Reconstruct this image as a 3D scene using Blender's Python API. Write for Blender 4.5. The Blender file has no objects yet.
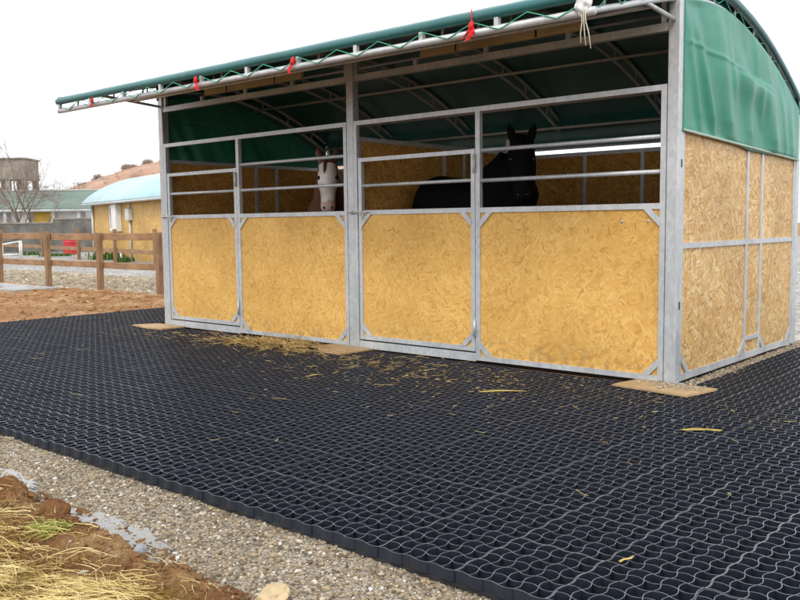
import bpy, bmesh, math, random
import numpy as np
from mathutils import Vector, Matrix, noise
R = random.Random(7)
RS = np.random.RandomState(11)
S = bpy.context.scene
C = S.collection
PI = math.pi

# ------------------------------------------------------------------ camera
FW = Vector((-0.6547, 0.7508, -0.0872)).normalized()
RT = Vector((0.754, 0.657, -0.011)); RT = (RT - FW*RT.dot(FW)).normalized()
UP = RT.cross(FW)
EYE = Vector((8.651, -5.778, 1.148))
cd = bpy.data.cameras.new('camera'); cam = bpy.data.objects.new('camera', cd); C.objects.link(cam)
cd.sensor_width = 36; cd.lens = 865.25/800*36; cd.clip_start = .05; cd.clip_end = 2000
M = Matrix((RT, UP, -FW)).transposed().to_4x4(); M.translation = EYE
cam.matrix_world = M
S.camera = cam

def at(px, d, z=0.0):
    """a spot d metres deep, in the bearing of an image column"""
    p = EYE + FW*d + RT*((px-400)/865.25*d)
    return Vector((p.x, p.y, z))

# ------------------------------------------------------------------ world
w = bpy.data.worlds.new('World'); S.world = w; w.use_nodes = True
nt = w.node_tree; nt.nodes.clear()
SUN_DIR = Vector((0.35, -0.62, 0.70)).normalized()      # towards the sun, behind the camera
sky = nt.nodes.new('ShaderNodeTexSky'); sky.sky_type = 'NISHITA'; sky.sun_disc = False
sky.sun_elevation = math.asin(SUN_DIR.z); sky.sun_rotation = math.atan2(SUN_DIR.x, SUN_DIR.y)
mx = nt.nodes.new('ShaderNodeMix'); mx.data_type = 'RGBA'; mx.inputs[0].default_value = .88
tc = nt.nodes.new('ShaderNodeTexCoord'); nz = nt.nodes.new('ShaderNodeTexNoise')
nz.inputs['Scale'].default_value = 1.6; nz.inputs['Detail'].default_value = 4
nt.links.new(tc.outputs['Generated'], nz.inputs['Vector'])
cr = nt.nodes.new('ShaderNodeValToRGB')
cr.color_ramp.elements[0].position = .3; cr.color_ramp.elements[0].color = (12, 12.4, 13.2, 1)
cr.color_ramp.elements[1].position = .7; cr.color_ramp.elements[1].color = (15, 15.2, 15.6, 1)
nt.links.new(nz.outputs['Fac'], cr.inputs['Fac'])
nt.links.new(sky.outputs['Color'], mx.inputs['A']); nt.links.new(cr.outputs['Color'], mx.inputs['B'])
bg = nt.nodes.new('ShaderNodeBackground'); bg.inputs['Strength'].default_value = .1
nt.links.new(mx.outputs['Result'], bg.inputs['Color'])
wo = nt.nodes.new('ShaderNodeOutputWorld'); nt.links.new(bg.outputs[0], wo.inputs['Surface'])
sl = bpy.data.lights.new('sun', 'SUN'); sl.energy = 1.3; sl.angle = math.radians(18); sl.color = (1, .95, .87)
so = bpy.data.objects.new('sun', sl); C.objects.link(so)
so.rotation_euler = SUN_DIR.to_track_quat('Z', 'Y').to_euler(); so.location = (4, -6, 9)
S.view_settings.view_transform = 'Standard'; S.view_settings.look = 'None'
S.view_settings.exposure = 0.28; S.view_settings.gamma = 1; S.view_settings.use_curve_mapping = False
S.cycles.max_bounces = 8; S.cycles.diffuse_bounces = 4

# ------------------------------------------------------------------ materials
class NM:
    def __init__(s, name, rough=.6, metal=0.0, spec=.5):
        s.m = bpy.data.materials.new(name); s.m.use_nodes = True
        s.t = s.m.node_tree; s.b = s.t.nodes['Principled BSDF']
        s.b.inputs['Roughness'].default_value = rough; s.b.inputs['Metallic'].default_value = metal
        s.b.inputs['Specular IOR Level'].default_value = spec
        s.tc = s.n('ShaderNodeTexCoord')
    def n(s, ty, **kw):
        x = s.t.nodes.new(ty)
        for k, v in kw.items(): setattr(x, k, v)
        return x
    def l(s, a, b): s.t.links.new(a, b)
    def map(s, scale=(1,1,1), rot=(0,0,0), src=None):
        m = s.n('ShaderNodeMapping'); m.inputs['Scale'].default_value = scale; m.inputs['Rotation'].default_value = rot
        s.l(src or s.tc.outputs['Object'], m.inputs['Vector']); return m.outputs[0]
    def noise(s, scale, detail=4, vec=None, rough=.55, dist=0):
        x = s.n('ShaderNodeTexNoise'); x.inputs['Scale'].default_value = scale; x.inputs['Detail'].default_value = detail
        x.inputs['Roughness'].default_value = rough; x.inputs['Distortion'].default_value = dist
        s.l(vec or s.tc.outputs['Object'], x.inputs['Vector']); return x.outputs['Fac']
    def vor(s, scale, vec=None, feature='F1', out='Color', rnd=1):
        x = s.n('ShaderNodeTexVoronoi', feature=feature); x.inputs['Scale'].default_value = scale
        x.inputs['Randomness'].default_value = rnd
        s.l(vec or s.tc.outputs['Object'], x.inputs['Vector']); return x.outputs[out]
    def ramp(s, fac, stops):
        x = s.n('ShaderNodeValToRGB'); e = x.color_ramp.elements
        while len(e) < len(stops): e.new(.5)
        for i, (p, c) in enumerate(stops):
            e[i].position = p; e[i].color = (*c, 1) if len(c) == 3 else c
        s.l(fac, x.inputs['Fac']); return x.outputs['Color']
    def mix(s, fac, a, b, mode='MIX'):
        x = s.n('ShaderNodeMix', data_type='RGBA', blend_type=mode)
        for k, v in ((0, fac), ('A', a), ('B', b)):
            if isinstance(v, (int, float)): x.inputs[k].default_value = v
            elif isinstance(v, tuple): x.inputs[k].default_value = (*v, 1)
            else: s.l(v, x.inputs[k])
        return x.outputs['Result']
    def math(s, op, a, b=0.5):
        x = s.n('ShaderNodeMath', operation=op)
        for i, v in enumerate((a, b)):
            if isinstance(v, (int, float)): x.inputs[i].default_value = v
            else: s.l(v, x.inputs[i])
        return x.outputs[0]
    def col(s, c):
        if isinstance(c, tuple): s.b.inputs['Base Color'].default_value = (*c, 1)
        else: s.l(c, s.b.inputs['Base Color'])
    def rough(s, r): s.l(r, s.b.inputs['Roughness'])
    def bump(s, h, strength=.5, dist=.01):
        x = s.n('ShaderNodeBump'); x.inputs['Strength'].default_value = strength; x.inputs['Distance'].default_value = dist
        s.l(h, x.inputs['Height']); s.l(x.outputs[0], s.b.inputs['Normal'])
    def attr(s, name):
        x = s.n('ShaderNodeAttribute', attribute_name=name); return x.outputs['Fac']

def simple(name, c, rough=.6, metal=0., var=.25, scale=6, bump=0):
    k = NM(name, rough, metal)
    f = k.noise(scale, 5)
    lo = tuple(v*(1-var) for v in c); hi = tuple(min(1, v*(1+var)) for v in c)
    k.col(k.ramp(f, [(.3, lo), (.7, hi)]))
    if bump: k.bump(k.noise(scale*6, 4), bump, .01)
    return k.m

def mat_galv():
    k = NM('galvanised_steel', .42, .35)
    v = k.vor(38, k.map((1, 1, .6)), out='Color')
    bw = k.n('ShaderNodeSeparateColor'); k.l(v, bw.inputs[0])
    sp = k.ramp(bw.outputs[0], [(0, (.52, .54, .55)), (1, (.63, .645, .65))])
    n = k.noise(3.5, 6, k.map((1, 1, .5)))
    st = k.ramp(n, [(.3, (.78, .8, .82)), (.6, (1, 1, 1))])
    c = k.mix(1.0, sp, st, 'MULTIPLY')
    d = k.noise(1.7, 7, rough=.7)
    dm = k.ramp(d, [(.62, (0, 0, 0)), (.8, (.55, .55, .55))])
    k.col(k.mix(dm, c, (.36, .31, .25)))
    k.rough(k.ramp(n, [(.3, (.36,)*3), (.7, (.55,)*3)]))
    return k.m

def mat_osb(name, plane, tones, contrast, vert=False, rough=.55, spec=.3, edge=.35):
    """oriented strand board: three layers of long flakes lying at random angles"""
    k = NM(name, rough, 0, spec)
    sep = k.n('ShaderNodeSeparateXYZ'); k.l(k.tc.outputs['Object'], sep.inputs[0])
    cmb = k.n('ShaderNodeCombineXYZ')
    k.l(sep.outputs[0 if plane == 'x' else 1], cmb.inputs[0]); k.l(sep.outputs[2], cmb.inputs[1])
    uv = cmb.outputs[0]
    wob = k.n('ShaderNodeTexNoise'); wob.inputs['Scale'].default_value = 5; wob.inputs['Detail'].default_value = 2
    k.l(uv, wob.inputs['Vector'])
    wv = k.n('ShaderNodeMix', data_type='VECTOR'); wv.inputs[0].default_value = .05
    k.l(uv, wv.inputs['A']); k.l(wob.outputs['Color'], wv.inputs['B']); uv = wv.outputs['Result']
    base = PI/2 if vert else 0
    layers = []; heights = []
    for i, (ang, ln, wd) in enumerate(((.12, 16, 76), (-.30, 14, 68), (.62, 18, 84), (-.85, 15, 72), (1.35, 19, 88))):
        r = k.n('ShaderNodeMapping'); r.inputs['Rotation'].default_value = (0, 0, base+ang); r.inputs['Location'].default_value = (i*3.7, i*1.3, 0)
        k.l(uv, r.inputs['Vector'])
        sc = k.n('ShaderNodeVectorMath', operation='MULTIPLY'); sc.inputs[1].default_value = (ln, wd, 1); k.l(r.outputs[0], sc.inputs[0])
        v = k.n('ShaderNodeTexVoronoi', voronoi_dimensions='2D'); v.inputs['Scale'].default_value = 1; k.l(sc.outputs[0], v.inputs['Vector'])
        sepc = k.n('ShaderNodeSeparateColor'); k.l(v.outputs['Color'], sepc.inputs[0])
        g = k.n('ShaderNodeTexNoise'); g.inputs['Scale'].default_value = 1; g.inputs['Detail'].default_value = 3
        sg = k.n('ShaderNodeVectorMath', operation='MULTIPLY'); sg.inputs[1].default_value = (9, 260, 1); k.l(r.outputs[0], sg.inputs[0]); k.l(sg.outputs[0], g.inputs['Vector'])
        val = k.math('ADD', k.math('MULTIPLY', sepc.outputs[0], .72), k.math('MULTIPLY', g.outputs['Fac'], .28))
        layers.append((val, sepc.outputs[1]))
    val = layers[0][0]
    for (v, pick), thr in zip(layers[1:], (.5, .64, .72, .80)):
        m = k.n('ShaderNodeMix', data_type='FLOAT'); gt = k.math('GREATER_THAN', pick, thr)
        k.l(gt, m.inputs[0]); k.l(val, m.inputs['A']); k.l(v, m.inputs['B']); val = m.outputs['Result']
    lo, mid, hi = tones
    c = k.ramp(val, [(.5-.42*contrast, lo), (.36, tuple(a*.8+b*.2 for a, b in zip(mid, lo))), (.6, mid), (.5+.38*contrast, hi)])
    # a few dark bark flakes and slow weather staining
    dk = k.ramp(val, [(.10, (.45, .38, .3)), (.17, (1, 1, 1))])
    c = k.mix(.4, c, dk, 'MULTIPLY')
    big = k.noise(1.3, 5, uv)
    c = k.mix(1., c, k.ramp(big, [(.3, (1-edge*.7, 1-edge*.8, 1-edge)), (.65, (1.0, 1.0, 1.0))]), 'MULTIPLY')
    # mud splashed up from the ground along the bottom edge
    zz = k.n('ShaderNodeMapRange'); k.l(sep.outputs[2], zz.inputs[0]); zz.inputs[1].default_value = .03; zz.inputs[2].default_value = .28
    zz.inputs[3].default_value = 1; zz.inputs[4].default_value = 0
    sp = k.math('MULTIPLY', zz.outputs[0], k.ramp(k.noise(24, 6, uv), [(.45, (0,)*3), (.7, (.8,)*3)]))
    c = k.mix(sp, c, (.2, .14, .08))
    k.col(c); k.bump(val, .25, .002)
    return k.m

def mat_tarp(name, c, rough=.36, trans=.06, spec=.5):
    k = NM(name, rough, 0, spec)
    f = k.noise(2.2, 6, rough=.65)
    cc = k.ramp(f, [(.3, tuple(v*.82 for v in c)), (.7, tuple(min(1, v*1.12) for v in c))])
    st = k.noise(7, 6, k.map((1, 1, .25)), rough=.7)
    cc = k.mix(k.ramp(st, [(.55, (0,)*3), (.8, (.35,)*3)]), cc, (.18, .24, .2))
    k.col(cc)
    k.bump(k.noise(260, 2), .08, .002)
    tr = k.n('ShaderNodeBsdfTranslucent'); k.l(cc, tr.inputs['Color'])
    ms = k.n('ShaderNodeMixShader'); ms.inputs[0].default_value = trans
    out = k.t.nodes['Material Output']
    k.l(k.b.outputs[0], ms.inputs[1]); k.l(tr.outputs[0], ms.inputs[2]); k.l(ms.outputs[0], out.inputs['Surface'])
    return k.m

def mat_grid_top():
    k = NM('sheen_worn_black_plastic', .36, 0, .5)
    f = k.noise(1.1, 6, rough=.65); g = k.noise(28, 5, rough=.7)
    c = k.ramp(g, [(.3, (.075, .08, .09)), (.7, (.23, .24, .255))])  # rims paler than the walls: wear, with sky sheen painted into the colour
    # straw dust trodden into the walls in front of the stalls
    sep = k.n('ShaderNodeSeparateXYZ'); k.l(k.tc.outputs['Object'], sep.inputs[0])
    band = k.n('ShaderNodeMapRange'); k.l(sep.outputs[1], band.inputs[0])
    band.inputs[1].default_value = -2.2; band.inputs[2].default_value = -.5; band.inputs[3].default_value = -.16; band.inputs[4].default_value = .16
    s = k.math('ADD', f, band.outputs[0])
    dm = k.math('MULTIPLY', k.ramp(s, [(.5, (0,)*3), (.72, (1,)*3)]), k.ramp(g, [(.35, (.15,)*3), (.65, (.8,)*3)]))
    k.col(k.mix(dm, c, (.30, .20, .10)))
    return k.m

def mat_dirt(name, tones, scale=1.0, rough=.95):
    k = NM(name, rough, 0, .2)
    n1 = k.noise(.9*scale, 8, rough=.65); n2 = k.noise(9*scale, 8, rough=.7); n3 = k.noise(60*scale, 4, rough=.7)
    c = k.ramp(n1, [(.3, tones[0]), (.5, tones[1]), (.68, tones[2])])
    c = k.mix(k.ramp(n2, [(.4, (0,)*3), (.7, (.75,)*3)]), c, tones[3])
    c = k.mix(1., c, k.ramp(n3, [(.25, (.62,)*3), (.6, (1.1,)*3)]), 'MULTIPLY')
    k.col(c)
    h = k.math('ADD', k.math('MULTIPLY', n2, .6), k.math('MULTIPLY', n3, .25)); k.bump(h, .9, .05)
    return k.m

def mat_gravel(name, scale, tones):
    k = NM(name, .85, 0, .3)
    v = k.vor(scale, out='Color'); sp = k.n('ShaderNodeSeparateColor'); k.l(v, sp.inputs[0])
    d = k.vor(scale, out='Distance')
    c = k.ramp(sp.outputs[0], [(0, tones[0]), (.35, tones[1]), (.7, tones[2]), (1, tones[3])])
    c = k.mix(1., c, k.ramp(k.noise(.8, 6), [(.3, (.72, .7, .66)), (.65, (1.05,)*3)]), 'MULTIPLY')
    k.col(c); k.bump(k.math('SUBTRACT', 1, d), 1., .6/scale)
    return k.m

def mat_stone():
    k = NM('gravel_stone', .7, 0, .4)
    f = k.attr('shade')
    c = k.ramp(f, [(0, (.09, .07, .05)), (.25, (.26, .19, .11)), (.5, (.40, .305, .185)), (.75, (.31, .26, .195)), (.92, (.52, .45, .33)), (1, (.7, .68, .64))])
    k.col(k.mix(1., c, k.ramp(k.noise(90, 3), [(.3, (.75,)*3), (.7, (1.1,)*3)]), 'MULTIPLY'))
    return k.m

def mat_straw(name='straw', tones=((.34, .19, .05), (.58, .40, .12), (.74, .58, .24))):
    k = NM(name, .6, 0, .3)
    k.col(k.ramp(k.attr('shade'), [(0, tones[0]), (.5, tones[1]), (1, tones[2])]))
    return k.m

def mat_wood(name, lo, hi, axis=(1, 14, 14), rough=.7):
    k = NM(name, rough, 0, .25)
    g = k.noise(3.2, 7, k.map(axis), .65, .8); b = k.noise(1.7, 5)
    c = k.ramp(g, [(.3, lo), (.65, hi)])
    k.col(k.mix(1., c, k.ramp(b, [(.3, (.72, .70, .68)), (.65, (1.08,)*3)]), 'MULTIPLY')); k.bump(g, .35, .006)
    return k.m

def mat_bare(name, c, rough=.5, metal=0, spec=.5):
    k = NM(name, rough, metal, spec); k.col(k.ramp(k.noise(14, 4), [(.3, tuple(v*.85 for v in c)), (.7, tuple(min(1, v*1.1) for v in c))])); return k.m

GALV = mat_galv()
OSBF = mat_osb('osb_front', 'x', ((.64, .34, .075), (.80, .468, .126), (.86, .57, .195)), 1.0)
OSBD = mat_osb('osb_door', 'x', ((.64, .34, .075), (.80, .468, .126), (.86, .57, .195)), 1.0, vert=True)
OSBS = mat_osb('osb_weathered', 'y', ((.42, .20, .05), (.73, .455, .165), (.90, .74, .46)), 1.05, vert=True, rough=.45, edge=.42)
OSBI = mat_osb('osb_inside_shaded', 'y', ((.38, .17, .04), (.62, .31, .078), (.72, .43, .13)), .9, vert=True, rough=.8, spec=.1)  # same board as the fronts, stall shade put into its darker tones
OSBB = mat_osb('osb_back_shaded', 'x', ((.38, .17, .04), (.62, .31, .078), (.72, .43, .13)), .9, vert=True, rough=.8, spec=.1)  # back wall boards, likewise darkened in colour for the shade inside
TARP = mat_tarp('green_tarpaulin', (.03, .25, .165), .42, .0)
ROOFT = mat_tarp('roof_tarpaulin', (.024, .135, .135), .36, .0)
ROPE = mat_bare('green_cord', (.06, .42, .27), .6)
RED = mat_bare('red_cloth', (.72, .02, .02), .8)
WHITEC = mat_bare('white_cloth', (.78, .8, .8), .8)
TIMB = mat_wood('pale_timber', (.50, .38, .21), (.68, .54, .32), (1.2, 20, 20))
PLY = mat_wood('weathered_plywood', (.34, .22, .11), (.52, .37, .2), (2, 14, 3))
FENCEW = mat_wood('brown_fence_timber', (.21, .11, .055), (.41, .255, .14), (1.2, 12, 12))
FENCEP = mat_wood('brown_post_timber', (.18, .098, .05), (.36, .225, .125), (14, 14, 1.2))
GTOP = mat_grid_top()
GSIDE = mat_bare('black_plastic', (.019, .024, .036), .33, 0, .5)
GFLOOR = simple('grid_floor_dark', (.022, .022, .024), .8, 0, .5, 8)  # mottled near-black base under the cells
DIRT = mat_dirt('brown_dirt', ((.24, .12, .05), (.40, .22, .10), (.56, .38, .22), (.22, .10, .045)), 1.0)
DIRTN = mat_dirt('clay_dirt', ((.17, .075, .03), (.30, .145, .058), (.48, .31, .15), (.13, .055, .022)), 2.2)
GRAVB = mat_gravel('gravel_bed_mix', 95, ((.10, .085, .065), (.22, .18, .13), (.33, .28, .21), (.5, .46, .4)))
GRAVY = mat_gravel('pale_gravel', 17, ((.20, .195, .185), (.35, .335, .31), (.47, .45, .42), (.62, .60, .56)))
STONE = mat_stone()
STRAW = mat_straw('straw', ((.26, .15, .05), (.47, .32, .11), (.64, .49, .22)))
STALKM = mat_bare('yellow_stalk', (.60, .45, .11), .5)
DARKST = mat_bare('dark_steel', (.05, .05, .05), .5, .6)
BEDDING = simple('stall_bedding', (.16, .10, .05), .95, 0, .4, 9, .6)

# ------------------------------------------------------------------ mesh helpers
class MB:
    def __init__(s): s.v = []; s.f = []; s.mi = []; s.cur = 0; s.smooth = []
    def add(s, vs, fs, smooth=False):
        o = len(s.v); s.v += [tuple(p) for p in vs]
        for f in fs: s.f.append(tuple(i+o for i in f)); s.mi.append(s.cur); s.smooth.append(smooth)
        return s
    def box(s, a, b):
        x0, y0, z0 = a; x1, y1, z1 = b
        vs = [(x0,y0,z0),(x1,y0,z0),(x1,y1,z0),(x0,y1,z0),(x0,y0,z1),(x1,y0,z1),(x1,y1,z1),(x0,y1,z1)]
        return s.add(vs, [(0,3,2,1),(4,5,6,7),(0,1,5,4),(1,2,6,5),(2,3,7,6),(3,0,4,7)])
    def bbox(s, a, b, c=.004):
        """box with chamfered long edges (45 degrees) so that edges catch light"""
        bm = bmesh.new(); bmesh.ops.create_cube(bm, size=1)
        for v in bm.verts: v.co = Vector((a[i]+(v.co[i]+.5)*(b[i]-a[i]) for i in range(3)))
        bmesh.ops.bevel(bm, geom=list(bm.edges), offset=c, segments=1, affect='EDGES')
        bm.verts.ensure_lookup_table()
        s.add([v.co[:] for v in bm.verts], [[v.index for v in f.verts] for f in bm.faces]); bm.free(); return s
    def beam(s, p, q, w, h=None, up=(0,0,1)):
        p = Vector(p); q = Vector(q); d = (q-p).normalized(); h = h or w
        u = Vector(up); 
        if abs(d.dot(u)) > .98: u = Vector((0,1,0))
        sx = d.cross(u).normalized(); sy = sx.cross(d)
        vs = [c + sx*a*w/2 + sy*b*h/2 for c in (p, q) for a, b in ((-1,-1),(1,-1),(1,1),(-1,1))]
        return s.add(vs, [(0,1,2,3),(7,6,5,4),(0,4,5,1),(1,5,6,2),(2,6,7,3),(3,7,4,0)])
    def tube(s, pts, r, n=8, caps=True):
        pts = [Vector(p) for p in pts]; rr = r if isinstance(r, (list, tuple)) else [r]*len(pts)
        vs = []; fs = []; prev = None
        for i, p in enumerate(pts):
            d = (pts[min(i+1, len(pts)-1)] - pts[max(i-1, 0)])
            d = d.normalized() if d.length > 1e-9 else Vector((0,0,1))
            if prev is None:
                a = d.orthogonal().normalized()
            else:
                a = (prev - d*prev.dot(d)); a = a.normalized() if a.length > 1e-6 else d.orthogonal().normalized()
            prev = a; b = d.cross(a)
            vs += [p + (a*math.cos(2*PI*k/n) + b*math.sin(2*PI*k/n))*rr[i] for k in range(n)]
        for i in range(len(pts)-1):
            for k in range(n):
                fs.append((i*n+k, i*n+(k+1)%n, (i+1)*n+(k+1)%n, (i+1)*n+k))
        if caps and n > 2: fs += [tuple(reversed(range(n))), tuple((len(pts)-1)*n+k for k in range(n))]
        return s.add(vs, fs, n > 4)
    def prism(s, poly, a, b):
        """polygon extruded along vector: poly = 3-D points, offset vector b"""
        n = len(poly); off = Vector(b)
        vs = [Vector(p)+Vector(a) for p in poly] + [Vector(p)+Vector(a)+off for p in poly]
        fs = [tuple(reversed(range(n))), tuple(range(n, 2*n))] + [(i, (i+1)%n, n+(i+1)%n, n+i) for i in range(n)]
        return s.add(vs, fs)
    def build(s, name, mats, parent=None, loc=None):
        me = bpy.data.meshes.new(name); me.from_pydata(s.v, [], s.f)
        mats = mats if isinstance(mats, (list, tuple)) else [mats]
        for m in mats: me.materials.append(m)
        me.polygons.foreach_set('material_index', s.mi)
        me.polygons.foreach_set('use_smooth', s.smooth)
        bm = bmesh.new(); bm.from_mesh(me); bmesh.ops.recalc_face_normals(bm, faces=bm.faces); bm.to_mesh(me); bm.free()
        me.update()
        o = bpy.data.objects.new(name, me); C.objects.link(o)
        if parent: o.parent = parent
        if loc is not None: o.location = loc
        return o

def npmesh(name, V, F, mats, mi=None, smooth=False, attr=None, parent=None):
    V = np.asarray(V, np.float32); F = np.asarray(F, np.int32); k = F.shape[1]
    me = bpy.data.meshes.new(name)
    me.vertices.add(len(V)); me.vertices.foreach_set('co', V.ravel())
    me.loops.add(F.size); me.loops.foreach_set('vertex_index', F.ravel())
    me.polygons.add(len(F)); me.polygons.foreach_set('loop_start', np.arange(0, F.size, k, dtype=np.int32))
    try: me.polygons.foreach_set('loop_total', np.full(len(F), k, np.int32))
    except Exception: pass
    for m in (mats if isinstance(mats, (list, tuple)) else [mats]): me.materials.append(m)
    if mi is not None: me.polygons.foreach_set('material_index', np.asarray(mi, np.int32))
    me.polygons.foreach_set('use_smooth', np.full(len(F), smooth, bool))
    if attr is not None:
        a = me.attributes.new('shade', 'FLOAT', 'POINT'); a.data.foreach_set('value', np.asarray(attr, np.float32))
    me.update(calc_edges=True); me.validate()
    o = bpy.data.objects.new(name, me); C.objects.link(o)
    if parent: o.parent = parent
    return o

def tag(o, label=None, cat=None, group=None, kind=None):
    if label: o['label'] = label
    if cat: o['category'] = cat
    if group: o['group'] = group
    if kind: o['kind'] = kind
    return o
def empty(name, loc=(0,0,0), rz=0, **kw):
    o = bpy.data.objects.new(name, None); C.objects.link(o); o.location = loc; o.rotation_euler = (0,0,rz); o.empty_display_size = .2
    return tag(o, **kw)

# ------------------------------------------------------------------ ground
def sheet(name, x0, x1, y0, y1, z, mat, kind='structure', nx=1, ny=1, fn=None, skirt=0, **kw):
    xs = np.linspace(x0, x1, nx+1); ys = np.linspace(y0, y1, ny+1)
    V = [(x, y, z + (fn(x, y) if fn else 0)) for y in ys for x in xs]
    F = [(j*(nx+1)+i, j*(nx+1)+i+1, (j+1)*(nx+1)+i+1, (j+1)*(nx+1)+i) for j in range(ny) for i in range(nx)]
    o = npmesh(name, V, F, mat, smooth=True); return tag(o, kind=kind, **kw)

def nz3(x, y, s, seed=0): return noise.noise(Vector((x*s, y*s, seed)))
sheet('ground', -420, 420, -300, 420, -.16, DIRT)
def yard_h(x, y):
    e = min(1, (x+16)/1.5, (-2.05-x)/.5, (y+7)/1.5, (3.6-y)/.6)
    return max(0, e)*(.03*nz3(x, y, .9) + .035*nz3(x, y, 2.6, 3) + .03*nz3(x, y, 7, 5)) - (1-max(0, min(1, e)))*.03
sheet('dirt_yard', -16, -2.05, -7, 3.6, -.045, DIRT, nx=220, ny=170, fn=yard_h)
sheet('gravel_yard', -75, 60, 2.78, 60, -.085, GRAVY, nx=135, ny=60, fn=lambda x, y: .03*nz3(x, y, .5) + .10*min(1, max(0, (y-2.8)/1.4)))
sheet('gravel_bed', -2.2, 12.5, -4.25, -3.4, -.058, GRAVB, nx=290, ny=18, fn=lambda x, y: .012*nz3(x, y, 3) + .006*nz3(x, y, 11))
def bank_edge(x): return -4.02 - .07*min(1, max(0, (x-5.6)/.7)) + .05*nz3(x, 0, 1.7) + .035*nz3(x, 3, 5)
def bank_h(x, y):
    t = (bank_edge(x) - y)                                  # metres in from the gravel
    lump = .045*nz3(x, y, 2.1, 9) + .035*max(0, nz3(x, y, 6.5, 4)) + .022*nz3(x, y, 13, 6) + .012*abs(nz3(x, y, 30, 2)) + .006*nz3(x, y, 70, 2)
    ridge = .05*math.exp(-((t-.10)/.07)**2)*max(0, .55+nz3(x, y, 4.5, 2))
    return -.10 + min(1, max(0, t/.10))*.07 + (lump+ridge)*min(1, max(0, (t+.03)/.10))
sheet('dirt_bank', 0, 13, -9, -3.85, 0, DIRTN, nx=780, ny=310, fn=bank_h)
sheet('side_gravel', 6.09, 6.29, .0, 3.2, -.022, GRAVB, nx=8, ny=60, fn=lambda x, y: .012*nz3(x, y, 6))
sheet('stall_floor', -.03, 6.088, .05, 2.66, -.015, BEDDING)
# water standing along the foot of the bank
k = NM('puddle_water', .10, 0, .9); k.col((.24, .23, .21)); k.b.inputs['IOR'].default_value = 1.33

WATER = k.m
for (cx, cy, rx, ry, rz) in ((4.44, -3.95, .34, .07, -.03), (5.60, -4.0, .30, .075, -.06), (5.18, -4.01, .10, .03, .1)):
    mb = MB(); n = 120
    ring = []
    for i in range(n):
        a = 2*PI*i/n; r = 1 + .30*nz3(math.cos(a)*1.5+cx, math.sin(a)*1.5, 1.0, cx) + .30*nz3(math.cos(a)*4+cx, math.sin(a)*4, 1.0, cx) + .2*nz3(math.cos(a)*11+cx, math.sin(a)*11, 1.0, cx)
        x = rx*r*math.cos(a); y = ry*r*math.sin(a)
        ring.append((cx + x*math.cos(rz)-y*math.sin(rz), cy + x*math.sin(rz)+y*math.cos(rz), -.0508))
    mb.add(ring, [tuple(range(n))]); tag(mb.build('puddle', WATER), kind='structure')

# loose gravel: every pebble a small faceted stone
def pebbles(pts, sizes, name, mat=STONE, shades=None):
    t = (1+5**.5)/2
    ico = np.array([(-1,t,0),(1,t,0),(-1,-t,0),(1,-t,0),(0,-1,t),(0,1,t),(0,-1,-t),(0,1,-t),(t,0,-1),(t,0,1),(-t,0,-1),(-t,0,1)])/math.sqrt(1+t*t)
    fac = np.array([(0,11,5),(0,5,1),(0,1,7),(0,7,10),(0,10,11),(1,5,9),(5,11,4),(11,10,2),(10,7,6),(7,1,8),(3,9,4),(3,4,2),(3,2,6),(3,6,8),(3,8,9),(4,9,5),(2,4,11),(6,2,10),(8,6,7),(9,8,1)])
    n = len(pts)
    V = ico[None]*(1 + .28*RS.randn(n, 12, 1).clip(-1.5, 1.5))
    V = V*np.stack([RS.uniform(.7, 1.35, n), RS.uniform(.6, 1.0, n), RS.uniform(.45, .8, n)], 1)[:, None, :]
    a = RS.uniform(0, 2*PI, n); ca, sa = np.cos(a)[:, None], np.sin(a)[:, None]
    x = V[:, :, 0]*ca - V[:, :, 1]*sa; y = V[:, :, 0]*sa + V[:, :, 1]*ca
    V = np.stack([x, y, V[:, :, 2]], 2)*sizes[:, None, None] + pts[:, None, :]
    F = (fac[None] + (np.arange(n)*12)[:, None, None]).reshape(-1, 3)
    sh = np.repeat(RS.rand(n) if shades is None else shades, 12)
    return npmesh(name, V.reshape(-1, 3), F, mat, attr=sh)
n = 42000
xs = 10.5 - RS.rand(n)**1.25*9.5; ys = RS.uniform(-4.12, -3.52, n)
sz = np.exp(RS.randn(n)*.4)*.0048; sz = sz.clip(.002, .015)
zs = np.array([-.058 + .012*nz3(x, y, 3) + .006*nz3(x, y, 11) for x, y in zip(xs, ys)]) + sz*.25
tag(pebbles(np.stack([xs, ys, zs], 1), sz, 'gravel'), 'brown and grey pebbles lying along the edge of the black grid', 'gravel', kind='stuff')
n = 2600
xs = RS.uniform(6.13, 6.275, n); ys = RS.uniform(-.02, 2.9, n); sz = (np.exp(RS.randn(n)*.4)*.005).clip(.002, .012)
tag(pebbles(np.stack([xs, ys, -.014+sz*.2], 1), sz, 'gravel'), 'tan grit strewn along the foot of the side wall', 'gravel', kind='stuff')
n = 9000
xs = -2 - RS.rand(n)**1.0*13; ys = 2.85 + RS.rand(n)**1.4*2.2; sz = (np.exp(RS.randn(n)*.35)*.032).clip(.015, .07)
zs = -.085 + .10*np.clip((ys-2.8)/1.4, 0, 1) + sz*.2
tag(pebbles(np.stack([xs, ys, zs], 1), sz, 'gravel', STONE, .45 + .5*RS.rand(n)), 'pale broken stones spread beyond the near rail fence', 'gravel', kind='stuff')

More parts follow.
